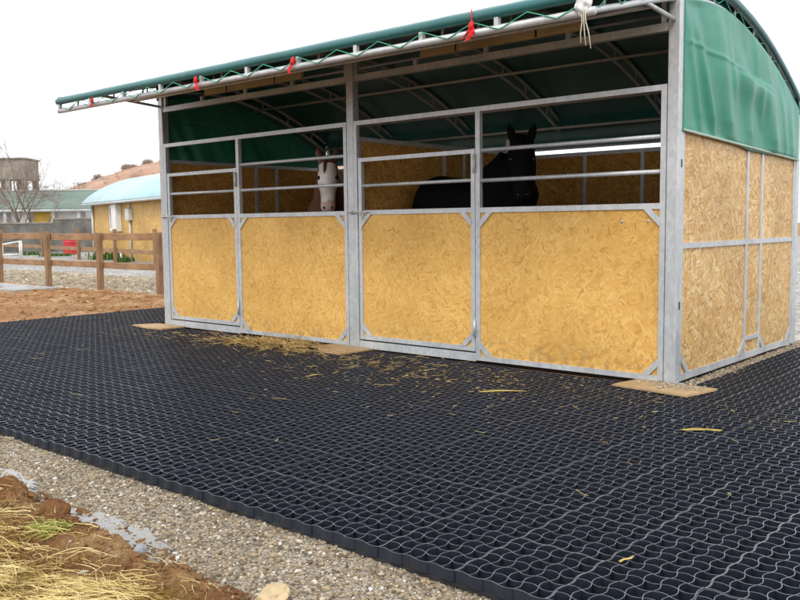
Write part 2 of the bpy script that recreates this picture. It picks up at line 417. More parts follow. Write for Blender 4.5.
# ------------------------------------------------------------------ black plastic grid
def grid_pavement():
    PX, PY, N = .345, .39, 6
    ax, ay = PX/N, PY/N
    V = []; F = []; MI = []; base = 0
    TH, H = .0015, .040
    def wall(x, y, pz):
        nonlocal base
        n = len(x)
        dx = np.gradient(x); dy = np.gradient(y); L = np.hypot(dx, dy); nx, ny = -dy/L*TH, dx/L*TH
        zt = RS.uniform(-.0006, .0006) + pz[0] + pz[1]*(x-pz[3]) + pz[2]*(y-pz[4]); zb = zt - H
        a = np.stack([x+nx, y+ny, zb], 1); b = np.stack([x+nx, y+ny, zt], 1); c = np.stack([x-nx, y-ny, zt], 1); d = np.stack([x-nx, y-ny, zb], 1)
        V.append(np.stack([a, b, c, d], 1).reshape(-1, 3))
        i = np.arange(n-1)*4 + base
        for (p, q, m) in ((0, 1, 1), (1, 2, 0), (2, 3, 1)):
            F.append(np.stack([i+p, i+q, i+q+4, i+p+4], 1)); MI.append(np.full(n-1, m))
        base += 4*n
    for ix in range(-6, 36):
        for iy in range(0, 18):
            x0 = -2.02 + ix*PX; y0 = -3.57 + iy*PY
            if ix < 0: continue
            if y0+PY > -.05 and -.12 - PX < x0 < 6.25: continue
            if x0 > 9 and y0 < -3.0 and False: continue
            far = x0 < 2.2 or y0 > .3
            seg = 3 if far else 6
            jx, jy = RS.uniform(-.0022, .0022, 2)
            pz = (RS.uniform(-.0028, .0018) + .004*nz3(x0, y0, .8, 7), RS.uniform(-.008, .008), RS.uniform(-.008, .008), x0+PX/2, y0+PY/2)
            t = np.linspace(0, 1, N*seg+1)
            for i in range(N+1):
                edge = i in (0, N)
                A = ax*(.10 if edge else .16)
                off = .0023*(1 if i == 0 else -1 if i == N else 0)
                yy = y0 + t*PY; wall(x0+jx+i*ax+off + A*np.sin(PI*t*N + .12), yy+jy, pz)
                A = ay*(.10 if edge else .15)
                xx = x0 + t*PX; wall(xx+jx, y0+jy+i*ay+off + A*np.sin(PI*t*N + .12), pz)
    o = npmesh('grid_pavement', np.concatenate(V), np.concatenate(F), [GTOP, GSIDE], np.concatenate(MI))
    tag(o, kind='structure')
grid_pavement()
mb = MB()
mb.box((-2.02, -3.566, -.056), (10.40, -.06, -.037)); mb.box((-2.02, -.06, -.056), (-.30, 2.66, -.037)); mb.box((6.27, -.06, -.056), (10.40, 2.66, -.037))
tag(mb.build('grid_floor', GFLOOR), kind='structure')
mb = MB(); mb.box((-.298, -.0598, -.056), (6.268, .049, -.02)); tag(mb.build('sand_strip', DIRT), kind='structure')

def trod(x, y):
    near = math.exp(-((y+.55)/.75)**2)
    p = nz3(x, y, .7, 2)*.6 + nz3(x, y, 2.3, 5)*.45 + near*.75 - .42
    return min(.030, max(0, p)*.06) + .006*nz3(x, y, 19, 3) + .003*nz3(x, y, 50, 1)
sheet('trodden_dirt', -1.88, 10.4, -3.5, -.062, -.049, DIRT, nx=560, ny=160, fn=trod)

# ------------------------------------------------------------------ straw
def strands(n, place, ln, wd, name, tilt=.25, mat=STRAW, lift=0.0, bend=.25):
    """thin bent stalks; place() gives x, y, z"""
    V = np.zeros((n, 8, 3)); sh = np.zeros(n)
    for i in range(n):
        x, y, z = place(i); a = R.uniform(0, 2*PI); L = ln*R.uniform(.45, 1.25); w_ = wd*R.uniform(.6, 1.3)
        el = R.gauss(0, tilt); be = R.gauss(0, bend)
        sh[i] = R.random()
        for j in range(4):
            u = j/3-.5; aa = a + be*u*2
            px = x + math.cos(aa)*u*L; py = y + math.sin(aa)*u*L; pz = z + lift + (u+.35)*L*math.sin(el)*.8 + .003
            nx, ny = -math.sin(aa)*w_/2, math.cos(aa)*w_/2
            V[i, j*2] = (px+nx, py+ny, max(pz, z-.02)); V[i, j*2+1] = (px-nx, py-ny, max(pz, z-.02)+w_*.5)
    f = np.array([(0,1,3,2),(2,3,5,4),(4,5,7,6)])
    F = (f[None] + (np.arange(n)*8)[:, None, None]).reshape(-1, 4)
    return npmesh(name, V.reshape(-1, 3), F, mat, attr=np.repeat(sh, 8))
def clump(i):
    while True:
        x = R.gauss(2.25, .42); y = -.30 + R.gauss(0, .17) - (2.25-x)*.05
        if y < -.02: return x, y, R.uniform(0, .03)*math.exp(-((x-2.3)/.4)**2)
tag(strands(1250, clump, .16, .0034, 'straw', .3), 'loose heap of straw in front of the white faced horse', 'straw', kind='stuff')
def door_straw(i):
    c = R.choice(((.9, -.35, .5, .2), (3.6, -.5, .5, .28), (4.2, -.6, .5, .25), (1.4, -.5, .7, .25), (3.0, -.45, .3, .15)))
    return R.gauss(c[0], c[2]), min(-.03, R.gauss(c[1], c[3])), 0
tag(strands(400, door_straw, .11, .0030, 'straw', .12), 'thin scatter of straw along the front of the stalls', 'straw', kind='stuff')
def loose(i):
    return R.uniform(-1.4, 9.0), -.1 - R.random()**1.2*3.3, 0
tag(strands(120, loose, .09, .0028, 'straw', .05), 'single stalks of straw dropped across the black grid', 'straw', kind='stuff')
def dust(i):
    return R.gauss(4.3, 1.3), -.15 - abs(R.gauss(.5, .5)), -.004
tag(strands(1100, dust, .035, .003, 'chaff', .05), 'chopped chaff caught on the grid by the doors', 'chaff', kind='stuff')
# four longer yellow stalks that stand out
for (x, y, L, a, lab) in ((5.35, -.93, .34, .75, 'longest yellow stalk bundle on the grid before the wide right panel'),
                          (6.83, -1.18, .22, .6, 'yellow straw stalk on the grid nearest the right frame edge'),
                          (7.35, -3.13, .09, 1.25, 'short bright yellow stalk near the front edge of the grid'),
                          (3.85, -1.28, .16, 1.4, 'bent straw stalk on the grid in front of the right door')):
    t = empty('straw_stalk', (x, y, 0), a, label=lab, cat='straw stalk', group='yellow stalks lying on the grid')
    for q in range(3 if L > .2 else 2):
        mb = MB(); L2 = L*R.uniform(.75, 1.0); oy = (q-.5)*.006
        mb.tube([(-L2/2+R.uniform(-.02, .02), oy, .004), (-L2/6, oy+R.uniform(-.004, .004), .007+.003*q), (L2/6, oy+R.uniform(-.006, .006), .008), (L2/2, oy+R.uniform(-.012, .012), .004)], .0019, 6)
        mb.build('stalk', STALKM, t)
def tuft(i):
    c = R.choice(((5.35, -4.55, .38, .20), (5.75, -4.75, .42, .2), (6.05, -4.62, .30, .16), (5.15, -4.9, .5, .25), (5.0, -4.45, .28, .12), (6.5, -4.9, .5, .25), (6.35, -4.45, .2, .08), (3.6, -4.9, .9, .35), (2.2, -5.3, .9, .5)))
    x = R.gauss(c[0], c[2]); y = R.gauss(c[1], c[3])
    y = min(y, bank_edge(x)-.06)
    return x, y, bank_h(x, y)
def aligned_strands(n, place, ln, wd, name, mat, dirn=0.6, spread=.5):
    V = np.zeros((n, 10, 3)); sh = np.zeros(n)
    for i in range(n):
        x, y, z = place(i); a = R.gauss(dirn, spread) + (PI if R.random() < .3 else 0); L = ln*R.uniform(.4, 1.3); w_ = wd*R.uniform(.6, 1.3)
        el = abs(R.gauss(0, .28)); be = R.gauss(0, .35); sh[i] = R.random()**.8
        for j in range(5):
            u = j/4; aa = a + be*u
            px = x + math.cos(aa)*u*L; py = y + math.sin(aa)*u*L
            pz = z + .006 + L*(math.sin(el)*u - .9*math.sin(el)*u*u) + .012*R.random()
            ny, nx = math.cos(aa)*w_/2*(1-.6*u), -math.sin(aa)*w_/2*(1-.6*u)
            V[i, j*2] = (px+nx, py+ny, pz); V[i, j*2+1] = (px-nx, py-ny, pz+w_*.5)
    f = np.array([(0,1,3,2),(2,3,5,4),(4,5,7,6),(6,7,9,8)])
    F = (f[None] + (np.arange(n)*10)[:, None, None]).reshape(-1, 4)
    return npmesh(name, V.reshape(-1, 3), F, mat, attr=np.repeat(sh, 10))
HAY = mat_straw('dry_grass', ((.28, .18, .06), (.58, .43, .15), (.76, .63, .30)))
tag(aligned_strands(19000, tuft, .125, .0022, 'dry_grass', HAY), 'yellow dry grass lying over the clay bank', 'dry grass', kind='stuff')
def green_tuft(i):
    x = R.gauss(5.52, .05); y = R.gauss(-4.22, .03); return x, y, bank_h(x, y)
GREENG = mat_straw('green_grass', ((.10, .14, .02), (.26, .27, .04), (.4, .36, .08)))
tag(aligned_strands(160, green_tuft, .08, .003, 'grass_tuft', GREENG, 0, 3), 'small green grass tuft among yellow straw on the bank', 'grass', kind='stuff')

# stones and clods on the bank
def rock(name, loc, size, mat, label, cat, seed, sq=(1, .8, .6), group=None):
    bm = bmesh.new(); bmesh.ops.create_icosphere(bm, subdivisions=4, radius=1)
    for v in bm.verts:
        g_ = 2.2 if name == 'clay_clod' else 1
        d = 1 + .28*noise.noise(v.co*1.3+Vector((seed, 0, 0))) + .10*g_*noise.noise(v.co*3.1+Vector((seed, 5, 0))) + .06*g_*noise.noise(v.co*7) + .02*g_*noise.noise(v.co*17)
        v.co = Vector((v.co.x*sq[0], v.co.y*sq[1], v.co.z*sq[2]))*d*size
    me = bpy.data.meshes.new(name); bm.to_mesh(me); bm.free(); me.materials.append(mat); me.polygons.foreach_set('use_smooth', [True]*len(me.polygons))
    o = bpy.data.objects.new(name, me); C.objects.link(o); o.location = loc; o.rotation_euler = (0, 0, seed*1.7)
    return tag(o, label, cat, group)
PALE = simple('pale_stone', (.56, .42, .24), .8, 0, .25, 9, .4); GREYS = simple('grey_stone', (.30, .31, .33), .7, 0, .25, 12, .4)
rock('stone', (6.58, -4.03, -.03), .055, PALE, 'flat pale tan stone at the bottom edge of the gravel', 'stone', 1.2, (1.2, .8, .5), 'stones by the bank')
rock('stone', (5.93, -4.11, -.02), .028, GREYS, 'grey stone on red clay beside the longer puddle', 'stone', 3.1, (1.1, .8, .7), 'stones by the bank')
rock('stone', (4.93, -4.02, -.03), .022, GREYS, 'small grey pebble between two clay clods', 'stone', 4.4, (1, .9, .7), 'stones by the bank')
rock('clay_clod', (4.80, -4.07, -.02), .072, DIRTN, 'round red clay clod next to the leftmost puddle', 'clod', 5.7, (1.2, .7, .7), 'clay clods on the bank')
rock('clay_clod', (5.29, -4.11, -.02), .062, DIRTN, 'pointed red clay clod above the green grass tuft', 'clod', 7.9, (1.1, .8, .85), 'clay clods on the bank')
rock('clay_clod', (4.55, -4.08, -.02), .07, DIRTN, 'broken red clay clod at the left frame edge', 'clod', 9.3, (1.2, .9, .6), 'clay clods on the bank')

n = 5200
ys_ = []; xs = RS.uniform(3.4, 8.0, n); tt = np.abs(RS.randn(n))*.16 - .05
pts = np.array([(x, bank_edge(x)-t, bank_h(x, bank_edge(x)-t) if t > -.02 else -.055) for x, t in zip(xs, tt)])
sz = (np.exp(RS.randn(n)*.6)*.0055).clip(.002, .026); pts[:, 2] += sz*.2
tag(pebbles(pts, sz, 'clay_crumbs', DIRTN), 'crumbs of red clay along the edge of the bank', 'clay crumbs', kind='stuff')
n = 900
xs = RS.uniform(3.4, 8.0, n); tt = RS.uniform(-.02, .8, n); pts = np.array([(x, bank_edge(x)-t, bank_h(x, bank_edge(x)-t)) for x, t in zip(xs, tt)])
sz = (np.exp(RS.randn(n)*.5)*.006).clip(.002, .02)
tag(pebbles(pts, sz, 'gravel', STONE), 'stray pebbles trodden into the clay bank', 'gravel', kind='stuff')
n = 6000
xs = -2.07 - RS.rand(n)**1.3*13; ys = RS.uniform(-2, 2.75, n); sz = (np.exp(RS.randn(n)*.6)*.012).clip(.004, .06)
pts = np.array([(x, y, -.045+yard_h(x, y)+q*.15) for x, y, q in zip(xs, ys, sz)])
tag(pebbles(pts, sz, 'soil_crumbs', DIRT), 'lumps of brown soil over the dirt yard', 'soil crumbs', kind='stuff')
def yard_straw(i):
    c = R.choice(((-4, 1.2), (-6, .5), (-5, 2.2), (-8, 1.6), (-3, 2.0), (-9, -.5))); x = min(-2.15, R.gauss(c[0], .8)); y = min(2.6, R.gauss(c[1], .45)); return x, y, -.045+yard_h(x, y)+.01
tag(strands(900, yard_straw, .14, .007, 'straw', .2), 'trampled pale straw over the brown dirt yard', 'straw', kind='stuff')

# boards under the posts
def pad(pts, th, label, rz=0):
    mb = MB(); mb.prism([(x, y, .003) for x, y in pts], (0, 0, 0), (0, 0, th))
    return tag(mb.build('plywood_pad', PLY), label, 'plywood board', 'board offcuts under the posts')
pad([(-.30, -.27), (.02, -.33), (.34, -.30), (.36, -.006), (-.16, -.006)], .014, 'plywood offcut under the post beside the brown dirt yard')
pad([(2.70, -.17), (2.98, -.40), (3.27, -.43), (3.30, -.03), (2.80, -.01)], .014, 'plywood offcut under the middle post beside the straw heap')
pad([(5.83, -.29), (6.40, -.36), (6.47, -.02), (6.30, .0), (5.88, -.01)], .014, 'plywood offcut under the thick corner post with grit on it')
n = 260
xs = RS.normal(6.22, .11, n).clip(5.95, 6.42); ys = RS.normal(-.10, .06, n).clip(-.28, -.02); sz = (np.exp(RS.randn(n)*.5)*.005).clip(.002, .014)
tag(pebbles(np.stack([xs, ys, .019+sz*.3], 1), sz, 'gravel', STONE, .5+.5*RS.rand(n)), 'grit on the plywood offcut by the corner post', 'gravel', kind='stuff')

# ------------------------------------------------------------------ the field shelter
LX = 6.115; PXS = (0.0, 3.02, 6.115); YB = 2.6
CY, CZ, RO, RI = .5, -1.035, 3.9, 3.79
PROF = [(-1.6,2.375),(-1.2,2.475),(-.8,2.575),(-.4,2.678),(0,2.768),(.4,2.828),(.8,2.838),(1.2,2.785),(1.6,2.690),(1.95,2.572),(2.3,2.425),(2.6,2.275),(2.9,2.10)]
def arc_z(y, r):
    """height of the roof curve at depth y; r - RO is the distance out of it"""
    for i in range(1, len(PROF)-2):
        if y <= PROF[i+1][0] or i == len(PROF)-3:
            (y0,z0),(y1,z1),(y2,z2),(y3,z3) = PROF[i-1:i+3]; t = (y-y1)/(y2-y1); h_ = y2-y1
            m1 = (z2-z0)/(y2-y0)*h_; m2 = (z3-z1)/(y3-y1)*h_
            return (2*t**3-3*t*t+1)*z1 + (t**3-2*t*t+t)*m1 + (3*t*t-2*t**3)*z2 + (t**3-t*t)*m2 + (r-RO)*1.03
shelter = empty('field_shelter', (0,0,0), label='open fronted horse shelter with green arched canvas roof and chipboard stall fronts', cat='horse shelter')
def part(name, mb, mat, parent=shelter, label=None):
    o = mb.build(name, mat, parent)
    if label: o['label'] = label
    return o
h = .0425
for i, x in enumerate(PXS):
    mb = MB(); mb.bbox((x-h, 0, .004), (x+h, .085, 2.675), .006)
    if i == 2:
        for z in (.36, .62, 1.62, 1.3): pass
    p = part('post', mb, GALV)
    mb = MB(); mb.box((x-.075, -.03, -.001), (x+.075, .12, .0035)) if i == 0 else mb.box((x-.07, .0, -.001), (x+.07, .11, .0035)); part('base_plate', mb, GALV, p)
    if i == 2:
        for z in (.53, 1.52):
            mb = MB(); mb.box((x+h-.001, .05, z), (x+h+.0025, .068, z+.055)); part('slot', mb, DARKST, p)
    mb = MB(); mb.bbox((x-h, YB, .004), (x+h, YB+.085, 2.10), .006); part('post', mb, GALV)
# header, short struts and timber boards above it
for a, b in ((0, 1), (1, 2)):
    mb = MB(); mb.box((PXS[a]+h, .012, 2.45), (PXS[b]-h, .066, 2.505)); part('header_rail', mb, GALV)
for xa, xb, xs_ in ((.82, 2.36, (.76, 1.50, 2.22)), (3.85, 5.39, (3.79, 4.53, 5.28))):
    mb = MB(); mb.bbox((xa, .018, 2.558), (xb, .056, 2.628), .003); bd = part('timber_board', mb, TIMB)
    for q in (.25, .75):
        m2 = MB(); xx = xa+(xb-xa)*q; m2.box((xx-.006, .012, 2.56), (xx+.006, .0178, 2.625)); part('clip', m2, DARKST, bd)
    for x in xs_:
        mb = MB(); mb.box((x-.02, .022, 2.505), (x+.02, .052, 2.557)); part('short_strut', mb, GALV)
for x in (.07, 2.955, 3.085, 6.03):
    mb = MB(); mb.box((x-.018, .020, 2.505), (x+.018, .05, 2.665)); part('short_strut', mb, GALV)

# arches
ys = np.linspace(-1.2, YB+.02, 40)
for i in range(6):
    x = LX/5*i
    gable = i in (0, 5)
    mb = MB()
    mb.tube([(x, y, arc_z(y, RI)) for y in ys], .021 if gable else .017, 8)
    ar = part('roof_arch', mb, GALV)
    mb = MB(); mb.tube([(x, y, arc_z(y, RO)) for y in ys], .021 if gable else .017, 8); part('outer_tube', mb, GALV, ar)
    for y in np.arange(-1.0, YB, .42):
        mb = MB(); mb.tube([(x, float(y), arc_z(y, RI)), (x, float(y) + .012, arc_z(y, RO))], .009, 6); part('spacer', mb, GALV, ar)
    if gable:
        mb = MB(); yy = -1.1; pts = []; k_ = 0
        while yy < YB-.05:
            pts.append((x+(.02 if i else -.02), yy, arc_z(yy, RO-.035 if k_ % 2 else RI+.01))); yy += .15; k_ += 1
        mb.tube(pts, .0035, 5); part('lacing_cord', mb, ROPE, ar)
# eave truss
ZL, ZU, YE = 2.357, 2.452, -1.2
mb = MB(); mb.tube([(-.02, YE, ZL), (LX+.05, YE, ZL)], .024, 12); ev = part('eave_tube', mb, GALV)
mb = MB(); mb.tube([(-.02, YE, ZU), (LX+.05, YE, ZU)], .022, 10); part('upper_tube', mb, GALV, ev)
for i in range(11):
    x = .61*i; x = max(0.0, x)
    mb = MB(); mb.box((x-.016, YE-.016, ZL+.015), (x+.016, YE+.016, ZU-.012)); part('strut', mb, GALV, ev)
mb = MB(); pts = []
for i in range(31):
    x = .02 + i*LX/30; pts.append((x, YE-.027, ZL-.012 if i % 2 else ZU-.036))
mb.tube(pts, .0036, 5); part('lacing_cord', mb, ROPE, ev)
# purlins and braces
for y, dz in ((-.35, 0), (.55, 0), (1.4, 0), (2.1, 0), (2.52, 0)):
    mb = MB(); z = arc_z(y, RI)-.036; mb.tube([(.0, y, z), (LX, y, z)], .015, 8); part('purlin', mb, GALV)
for x in (0, LX):
    mb = MB(); mb.tube([(x, -.78, arc_z(-.78, RO)-.01), (x, -.005, 2.515)], .016, 8); part('brace', mb, GALV)
# canvas roof: over the arches, round the eave tube, down behind the back wall
prof = [(YE+.034*math.sin(a), ZU+.004-.034*math.cos(a)) for a in np.linspace(.5, -PI+.35, 9)]
prof += [(y, arc_z(y, RO+.024)) for y in np.linspace(-1.17, YB+.04, 44)]
prof += [(YB+.075, 2.17), (YB+.085, 2.08), (YB+.08, 1.965)]
NX = 120; V = []; th = .004
for off in (0, th):
    for j, (y, z) in enumerate(prof):
        for i in range(NX+1):
            x = -.035 + (LX+.07)*i/NX
            fr = (x/(LX/5)) % 1; sag = math.sin(PI*fr)**2*.007*min(1, max(0, j-10)/6) * (1 if j < len(prof)-3 else 0)
            wr = .003*nz3(x*1.2, y*2.2, 2.3, 3)*min(1, max(0, j-8)/4) + (.004*nz3(x, y, 5, 1))
            if j >= len(prof)-3: wr += .018*nz3(x, 0, 3, 2)
            V.append((x, y + (wr if j < 8 or j >= len(prof)-3 else 0), z - sag + wr - off if 8 <= j < len(prof)-3 else z - (0 if j < 8 else 0)+wr*.5 - off*.2))
npf = len(prof); F = []
for j in range(npf-1):
    for i in range(NX):
        a = j*(NX+1)+i; F.append((a, a+1, a+NX+2, a+NX+1))
roof = npmesh('roof_canvas', V[:npf*(NX+1)], F, ROOFT, smooth=True, parent=shelter)
sm = roof.modifiers.new('thick', 'SOLIDIFY'); sm.thickness = .003
# the lips that wrap the gable arches
for x in (-.036, LX+.036):
    V = []; F = []; yy = np.linspace(YE+.0, YB+.05, 60)
    for j, y in enumerate(yy):
        for q, r in enumerate((RO+.026, RO+.012, RO-.012, RO-.034)):
            V.append((x + (.004, .012, .010, .0)[q]*(1 if x > 0 else -1), y, arc_z(y, r) + .004*nz3(y, q, 6, x)))
    for j in range(59):
        for q in range(3): a = j*4+q; F.append((a, a+1, a+5, a+4))
    lip = npmesh('canvas_hem', V, F, ROOFT, smooth=True, parent=roof)
    lip.modifiers.new('thick', 'SOLIDIFY').thickness = .003
for x in (-.026, LX-.03):
    mb = MB(); yy = np.linspace(-.02, YB+.05, 40)
    vs = [(x, float(y), arc_z(float(y), r)) for y in yy for r in (RO+.02, RI-.07)]
    mb.add(vs, [(2*i, 2*i+1, 2*i+3, 2*i+2) for i in range(39)], True)
    st = part('inner_strip', mb, ROOFT, roof); st.modifiers.new('thick', 'SOLIDIFY').thickness = .003
# gable canvases with hanging folds
def ridge(t, w): return math.exp(-(t/w)**2)
def gable(x, sgn, label):
    NU, NV = 130, 90; V = []; F = []
    for j in range(NV+1):
        v = j/NV
        for i in range(NU+1):
            y = .062 + (2.62-.062)*i/NU
            zt = arc_z(y, RI) - .015; zb = 1.765 - .085*(y/2.6) + .012*math.sin(y*3.1) + .008*nz3(y, 0, 4, 5); z = zb + (zt-zb)*v
            dd = zt - z; f = 0
            for (y0, sl, wdt, am, lo_, hi_) in ((.05, .34, .035, .030, .0, 1.), (.15, .50, .060, .050, .0, .9), (.52, .46, .11, .040, .0, 1.), (.80, .30, .035, .022, .3, 1.), (1.02, .42, .10, .034, .0, .75), (1.40, .34, .045, .020, .25, 1.), (1.62, .40, .12, .032, .0, 1.), (2.02, .34, .06, .020, .0, .8), (2.28, .25, .09, .02, .0, 1.)):
                win = min(1, max(0, (v-lo_)/.2+.25), max(0, (hi_-v)/.2+.35))
                f += am*.85*ridge(y - y0 - sl*dd + .07*nz3(z*.9, y0, 1.3, 3), max(.055, wdt*1.25)*(.75+.6*v))*(.25+.75*min(1, dd/.5))*win
            f += .03*nz3(y-.35*dd, z*.5, 1.5, 8) + .006*nz3(y-.4*dd, z*.4, 7, 4)
            # a slack crease sagging down to the back with a pouch below it
            t = z - (2.385 - .03*y - .035*y*y)
            f += .008*ridge(t, .016)*min(1, max(0, (1.95-y)/.3))
            pk = math.exp(-((y-1.35)/.36)**2); f += .05*pk*math.exp(-((t+.06)/.05)**2 if t > -.06 else -((t+.06)/.14)**2)
            edge = min(1, v/.04, (1-v)/.05, i/4, (NU-i)/4)
            V.append((x + sgn*(.012 + f*max(0, edge)), y, z))
    for j in range(NV):
        for i in range(NU):
            a = j*(NU+1)+i; F.append((a, a+1, a+NU+2, a+NU+1))
    o = npmesh('gable_canvas', V, F, TARP, smooth=True, parent=shelter); o.modifiers.new('thick', 'SOLIDIFY').thickness = .003
    mb = MB(); mb.tube([(x+sgn*.018, .07, 1.775), (x+sgn*.018, 2.6, 1.69)], .010, 8); part('hem_cord', mb, mat_bare('hem', (.42, .5, .42), .6), o)
gable(LX+.035, 1, None); gable(-.035, -1, None)

# wall panels of square tube and board, in the plane (u, z)
def pbox(mb, ax, u0, u1, z0, z1, d0, d1):
    if ax == 'x': mb.box((u0, d0, z0), (u1, d1, z1))
    else: mb.box((d0, u0, z0), (d1, u1, z1))
def gusset(parent, ax, cu, cz, su, sz, d0, d1, leg=.125, wd=.045):
    poly = [(cu+su*leg, cz-sz*.004), (cu+su*(leg-wd*1.3), cz-sz*.004), (cu-su*.004, cz+sz*(leg-wd*1.3)), (cu-su*.004, cz+sz*leg)]
    mb = MB()
    if ax == 'x': mb.prism([(u, d0, z) for u, z in poly], (0,0,0), (0, d1-d0, 0))
    else: mb.prism([(d0, u, z) for u, z in poly], (0,0,0), (d1-d0, 0, 0))
    g = part('gusset', mb, GALV, parent); return g
def screws(parent, pts, mat):
    for x, z in pts:
        mb = MB(); mb.tube([(x, .012, z), (x, .0085, z)], .011, 10); part('bolt_head', mb, mat, parent)
def bay(xa, xb, xm, bars_f, bars_d):
    mb = MB()
    mb.box((xa, 0, .006), (xa+.04, .04, 2.09)); mb.box((xb-.04, 0, .006), (xb, .04, 2.09))
    mb.box((xa+.04, 0, 2.05), (xb-.04, .04, 2.09)); mb.box((xm, 0, .016), (xm+.045, .04, 2.05))
    mb.box((xa+.04, .001, .006), (xm, .041, .074))
    mb.box((xm+.045, 0, .016), (xb-.04, .04, .056)); mb.box((xm+.045, 0, 1.235), (xb-.04, .04, 1.276))
    fp = part('stall_panel', mb, GALV)
    b = MB(); b.box((xm+.043, .013, .05), (xb-.038, .030, 1.24)); part('board', b, OSBF, fp)
    for z in bars_f:
        t = MB(); t.tube([(xm+.045, .02, z), (xb-.04, .02, z)], .0165, 10); part('bar', t, GALV, fp)
    u0, u1 = xm+.045, xb-.04
    for (cu, cz, su, sz) in ((u0, 1.235, 1, -1), (u1, 1.235, -1, -1), (u0, .056, 1, 1), (u1, .056, -1, 1)):
        gusset(fp, 'x', cu, cz, su, sz, -.003, .012)
    screws(fp, [(xb-.13-.20, 1.15), (xb-.13, 1.15)] if xb > 5 else [(xb-.16, 1.14)], GALV)
    da, db = xa+.052, xm-.007
    d = MB(); d.box((da, .002, .088), (da+.04, .040, 1.755)); d.box((db-.04, .002, .088), (db, .040, 1.755))
    d.box((da+.04, .003, .088), (db-.04, .039, .128)); d.box((da+.04, .003, 1.238), (db-.04, .039, 1.278)); d.box((da+.04, .003, 1.718), (db-.04, .039, 1.753))
    dr = part('stall_door', d, GALV)
    b = MB(); b.box((da+.038, .013, .12), (db-.038, .030, 1.243)); part('board', b, OSBD, dr)
    for z in bars_d:
        t = MB(); t.tube([(da+.04, .02, z), (db-.04, .02, z)], .0155, 10); part('bar', t, GALV, dr)
    u0, u1 = da+.04, db-.04
    for (cu, cz, su, sz) in ((u0, 1.238, 1, -1), (u1, 1.238, -1, -1), (u0, .128, 1, 1), (u1, .128, -1, 1)):
        gusset(dr, 'x', cu, cz, su, sz, -.003, .012, .115, .042)
    for z in (.21, 1.56):
        g = MB(); g.tube([(db+.002, -.012, z), (db+.002, -.012, z+.15)], .0105, 10)
        g.box((db-.030, -.006, z+.02), (db-.004, .0015, z+.055)); g.box((db-.030, -.006, z+.095), (db-.004, .0015, z+.13)); part('hinge', g, GALV, dr)
    g = MB(); g.tube([(xa-.055, -.022, 1.262), (da+.13, -.022, 1.262)], .008, 8); g.tube([(da+.08, -.022, 1.262), (da+.08, -.03, 1.20)], .007, 8)
    g.box((da+.015, -.020, 1.243), (da+.055, .0015, 1.281)); g.box((xa-.052, -.018, 1.245), (xa-.022, -.0002, 1.279)); part('latch', g, GALV, dr)
bay(PXS[0]+h+.003, PXS[1]-h-.003, 1.352, (1.785, 1.52), (1.52,))
bay(PXS[1]+h+.003, PXS[2]-h-.003, 4.442, (1.738, 1.495), (1.502,))

def side(x0, x1, name, mat, ya, yb, zt, outside, verts=(1.37, 1.71)):
    """wall panel across the depth; outside = +1 / -1 / 0 puts gussets on that face"""
    mb = MB(); zs_ = .955; lo = .012
    P = lambda a, b, c, d: pbox(mb, 'y', a, b, c, d, x0, x1)
    P(ya, ya+.04, lo, zt); P(yb-.04, yb, lo, zt); P(ya+.04, yb-.04, lo, lo+.05); P(ya+.04, yb-.04, zt-.04, zt)
    segs = [ya+.04] + [q for v in verts for q in (v, v+.042)] + [yb-.04]
    for v in verts: P(v, v+.042, lo+.05, zt-.04)
    for i in range(0, len(segs), 2): P(segs[i], segs[i+1], zs_, zs_+.04)
    fr = part(name, mb, GALV)
    mid = (x0+x1)/2
    for i, (u0, u1) in enumerate(zip(segs[0::2], segs[1::2])):
        for z0, z1 in ((lo+.05, zs_), (zs_+.04, zt-.04)):
            b = MB(); pbox(b, 'y', u0-.002, u1+.002, z0-.002, z1+.002, mid-.009, mid+.009); part('board', b, mat, fr)
    if outside:
        d0, d1 = (x1-.010, x1+.003) if outside > 0 else (x0-.003, x0+.010)
        gusset(fr, 'y', segs[0], lo+.05, 1, 1, d0, d1, .15); gusset(fr, 'y', segs[-1], lo+.05, -1, 1, d0, d1, .12)
        gusset(fr, 'y', segs[1], lo+.05, -1, 1, d0, d1, .12); gusset(fr, 'y', segs[4], lo+.05, 1, 1, d0, d1, .12)
        b = MB(); pbox(b, 'y', segs[2], segs[3], .165, .195, d0, d1); part('cross_strap', b, GALV, fr)
    return fr
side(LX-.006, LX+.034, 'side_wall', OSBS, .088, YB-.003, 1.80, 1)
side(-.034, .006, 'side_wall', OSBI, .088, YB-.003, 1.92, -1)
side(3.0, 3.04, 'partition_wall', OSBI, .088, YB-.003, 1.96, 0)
# back wall
for xa, xb in ((h+.003, 3.02-h-.003), (3.02+h+.003, LX-h-.003)):
    mb = MB(); y0, y1 = YB+.02, YB+.06; zt = 1.90
    mb.box((xa, y0, .01), (xa+.04, y1, zt)); mb.box((xb-.04, y0, .01), (xb, y1, zt))
    ms = [xa+.04]
    for q in (.30, .52, .78): v = xa+(xb-xa)*q; mb.box((v, y0, .05), (v+.04, y1, zt-.04)); ms += [v, v+.04]
    ms.append(xb-.04)
    mb.box((xa+.04, y0, .01), (xb-.04, y1, .05)); mb.box((xa+.04, y0, zt-.04), (xb-.04, y1, zt))
    fr = part('back_wall', mb, GALV)
    for u0, u1 in zip(ms[0::2], ms[1::2]):
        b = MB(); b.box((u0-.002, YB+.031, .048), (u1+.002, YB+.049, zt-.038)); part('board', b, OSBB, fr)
mb = MB(); mb.tube([(0.05, YB+.04, 1.955), (LX-.05, YB+.04, 1.955)], .014, 8); part('back_rail', mb, GALV)

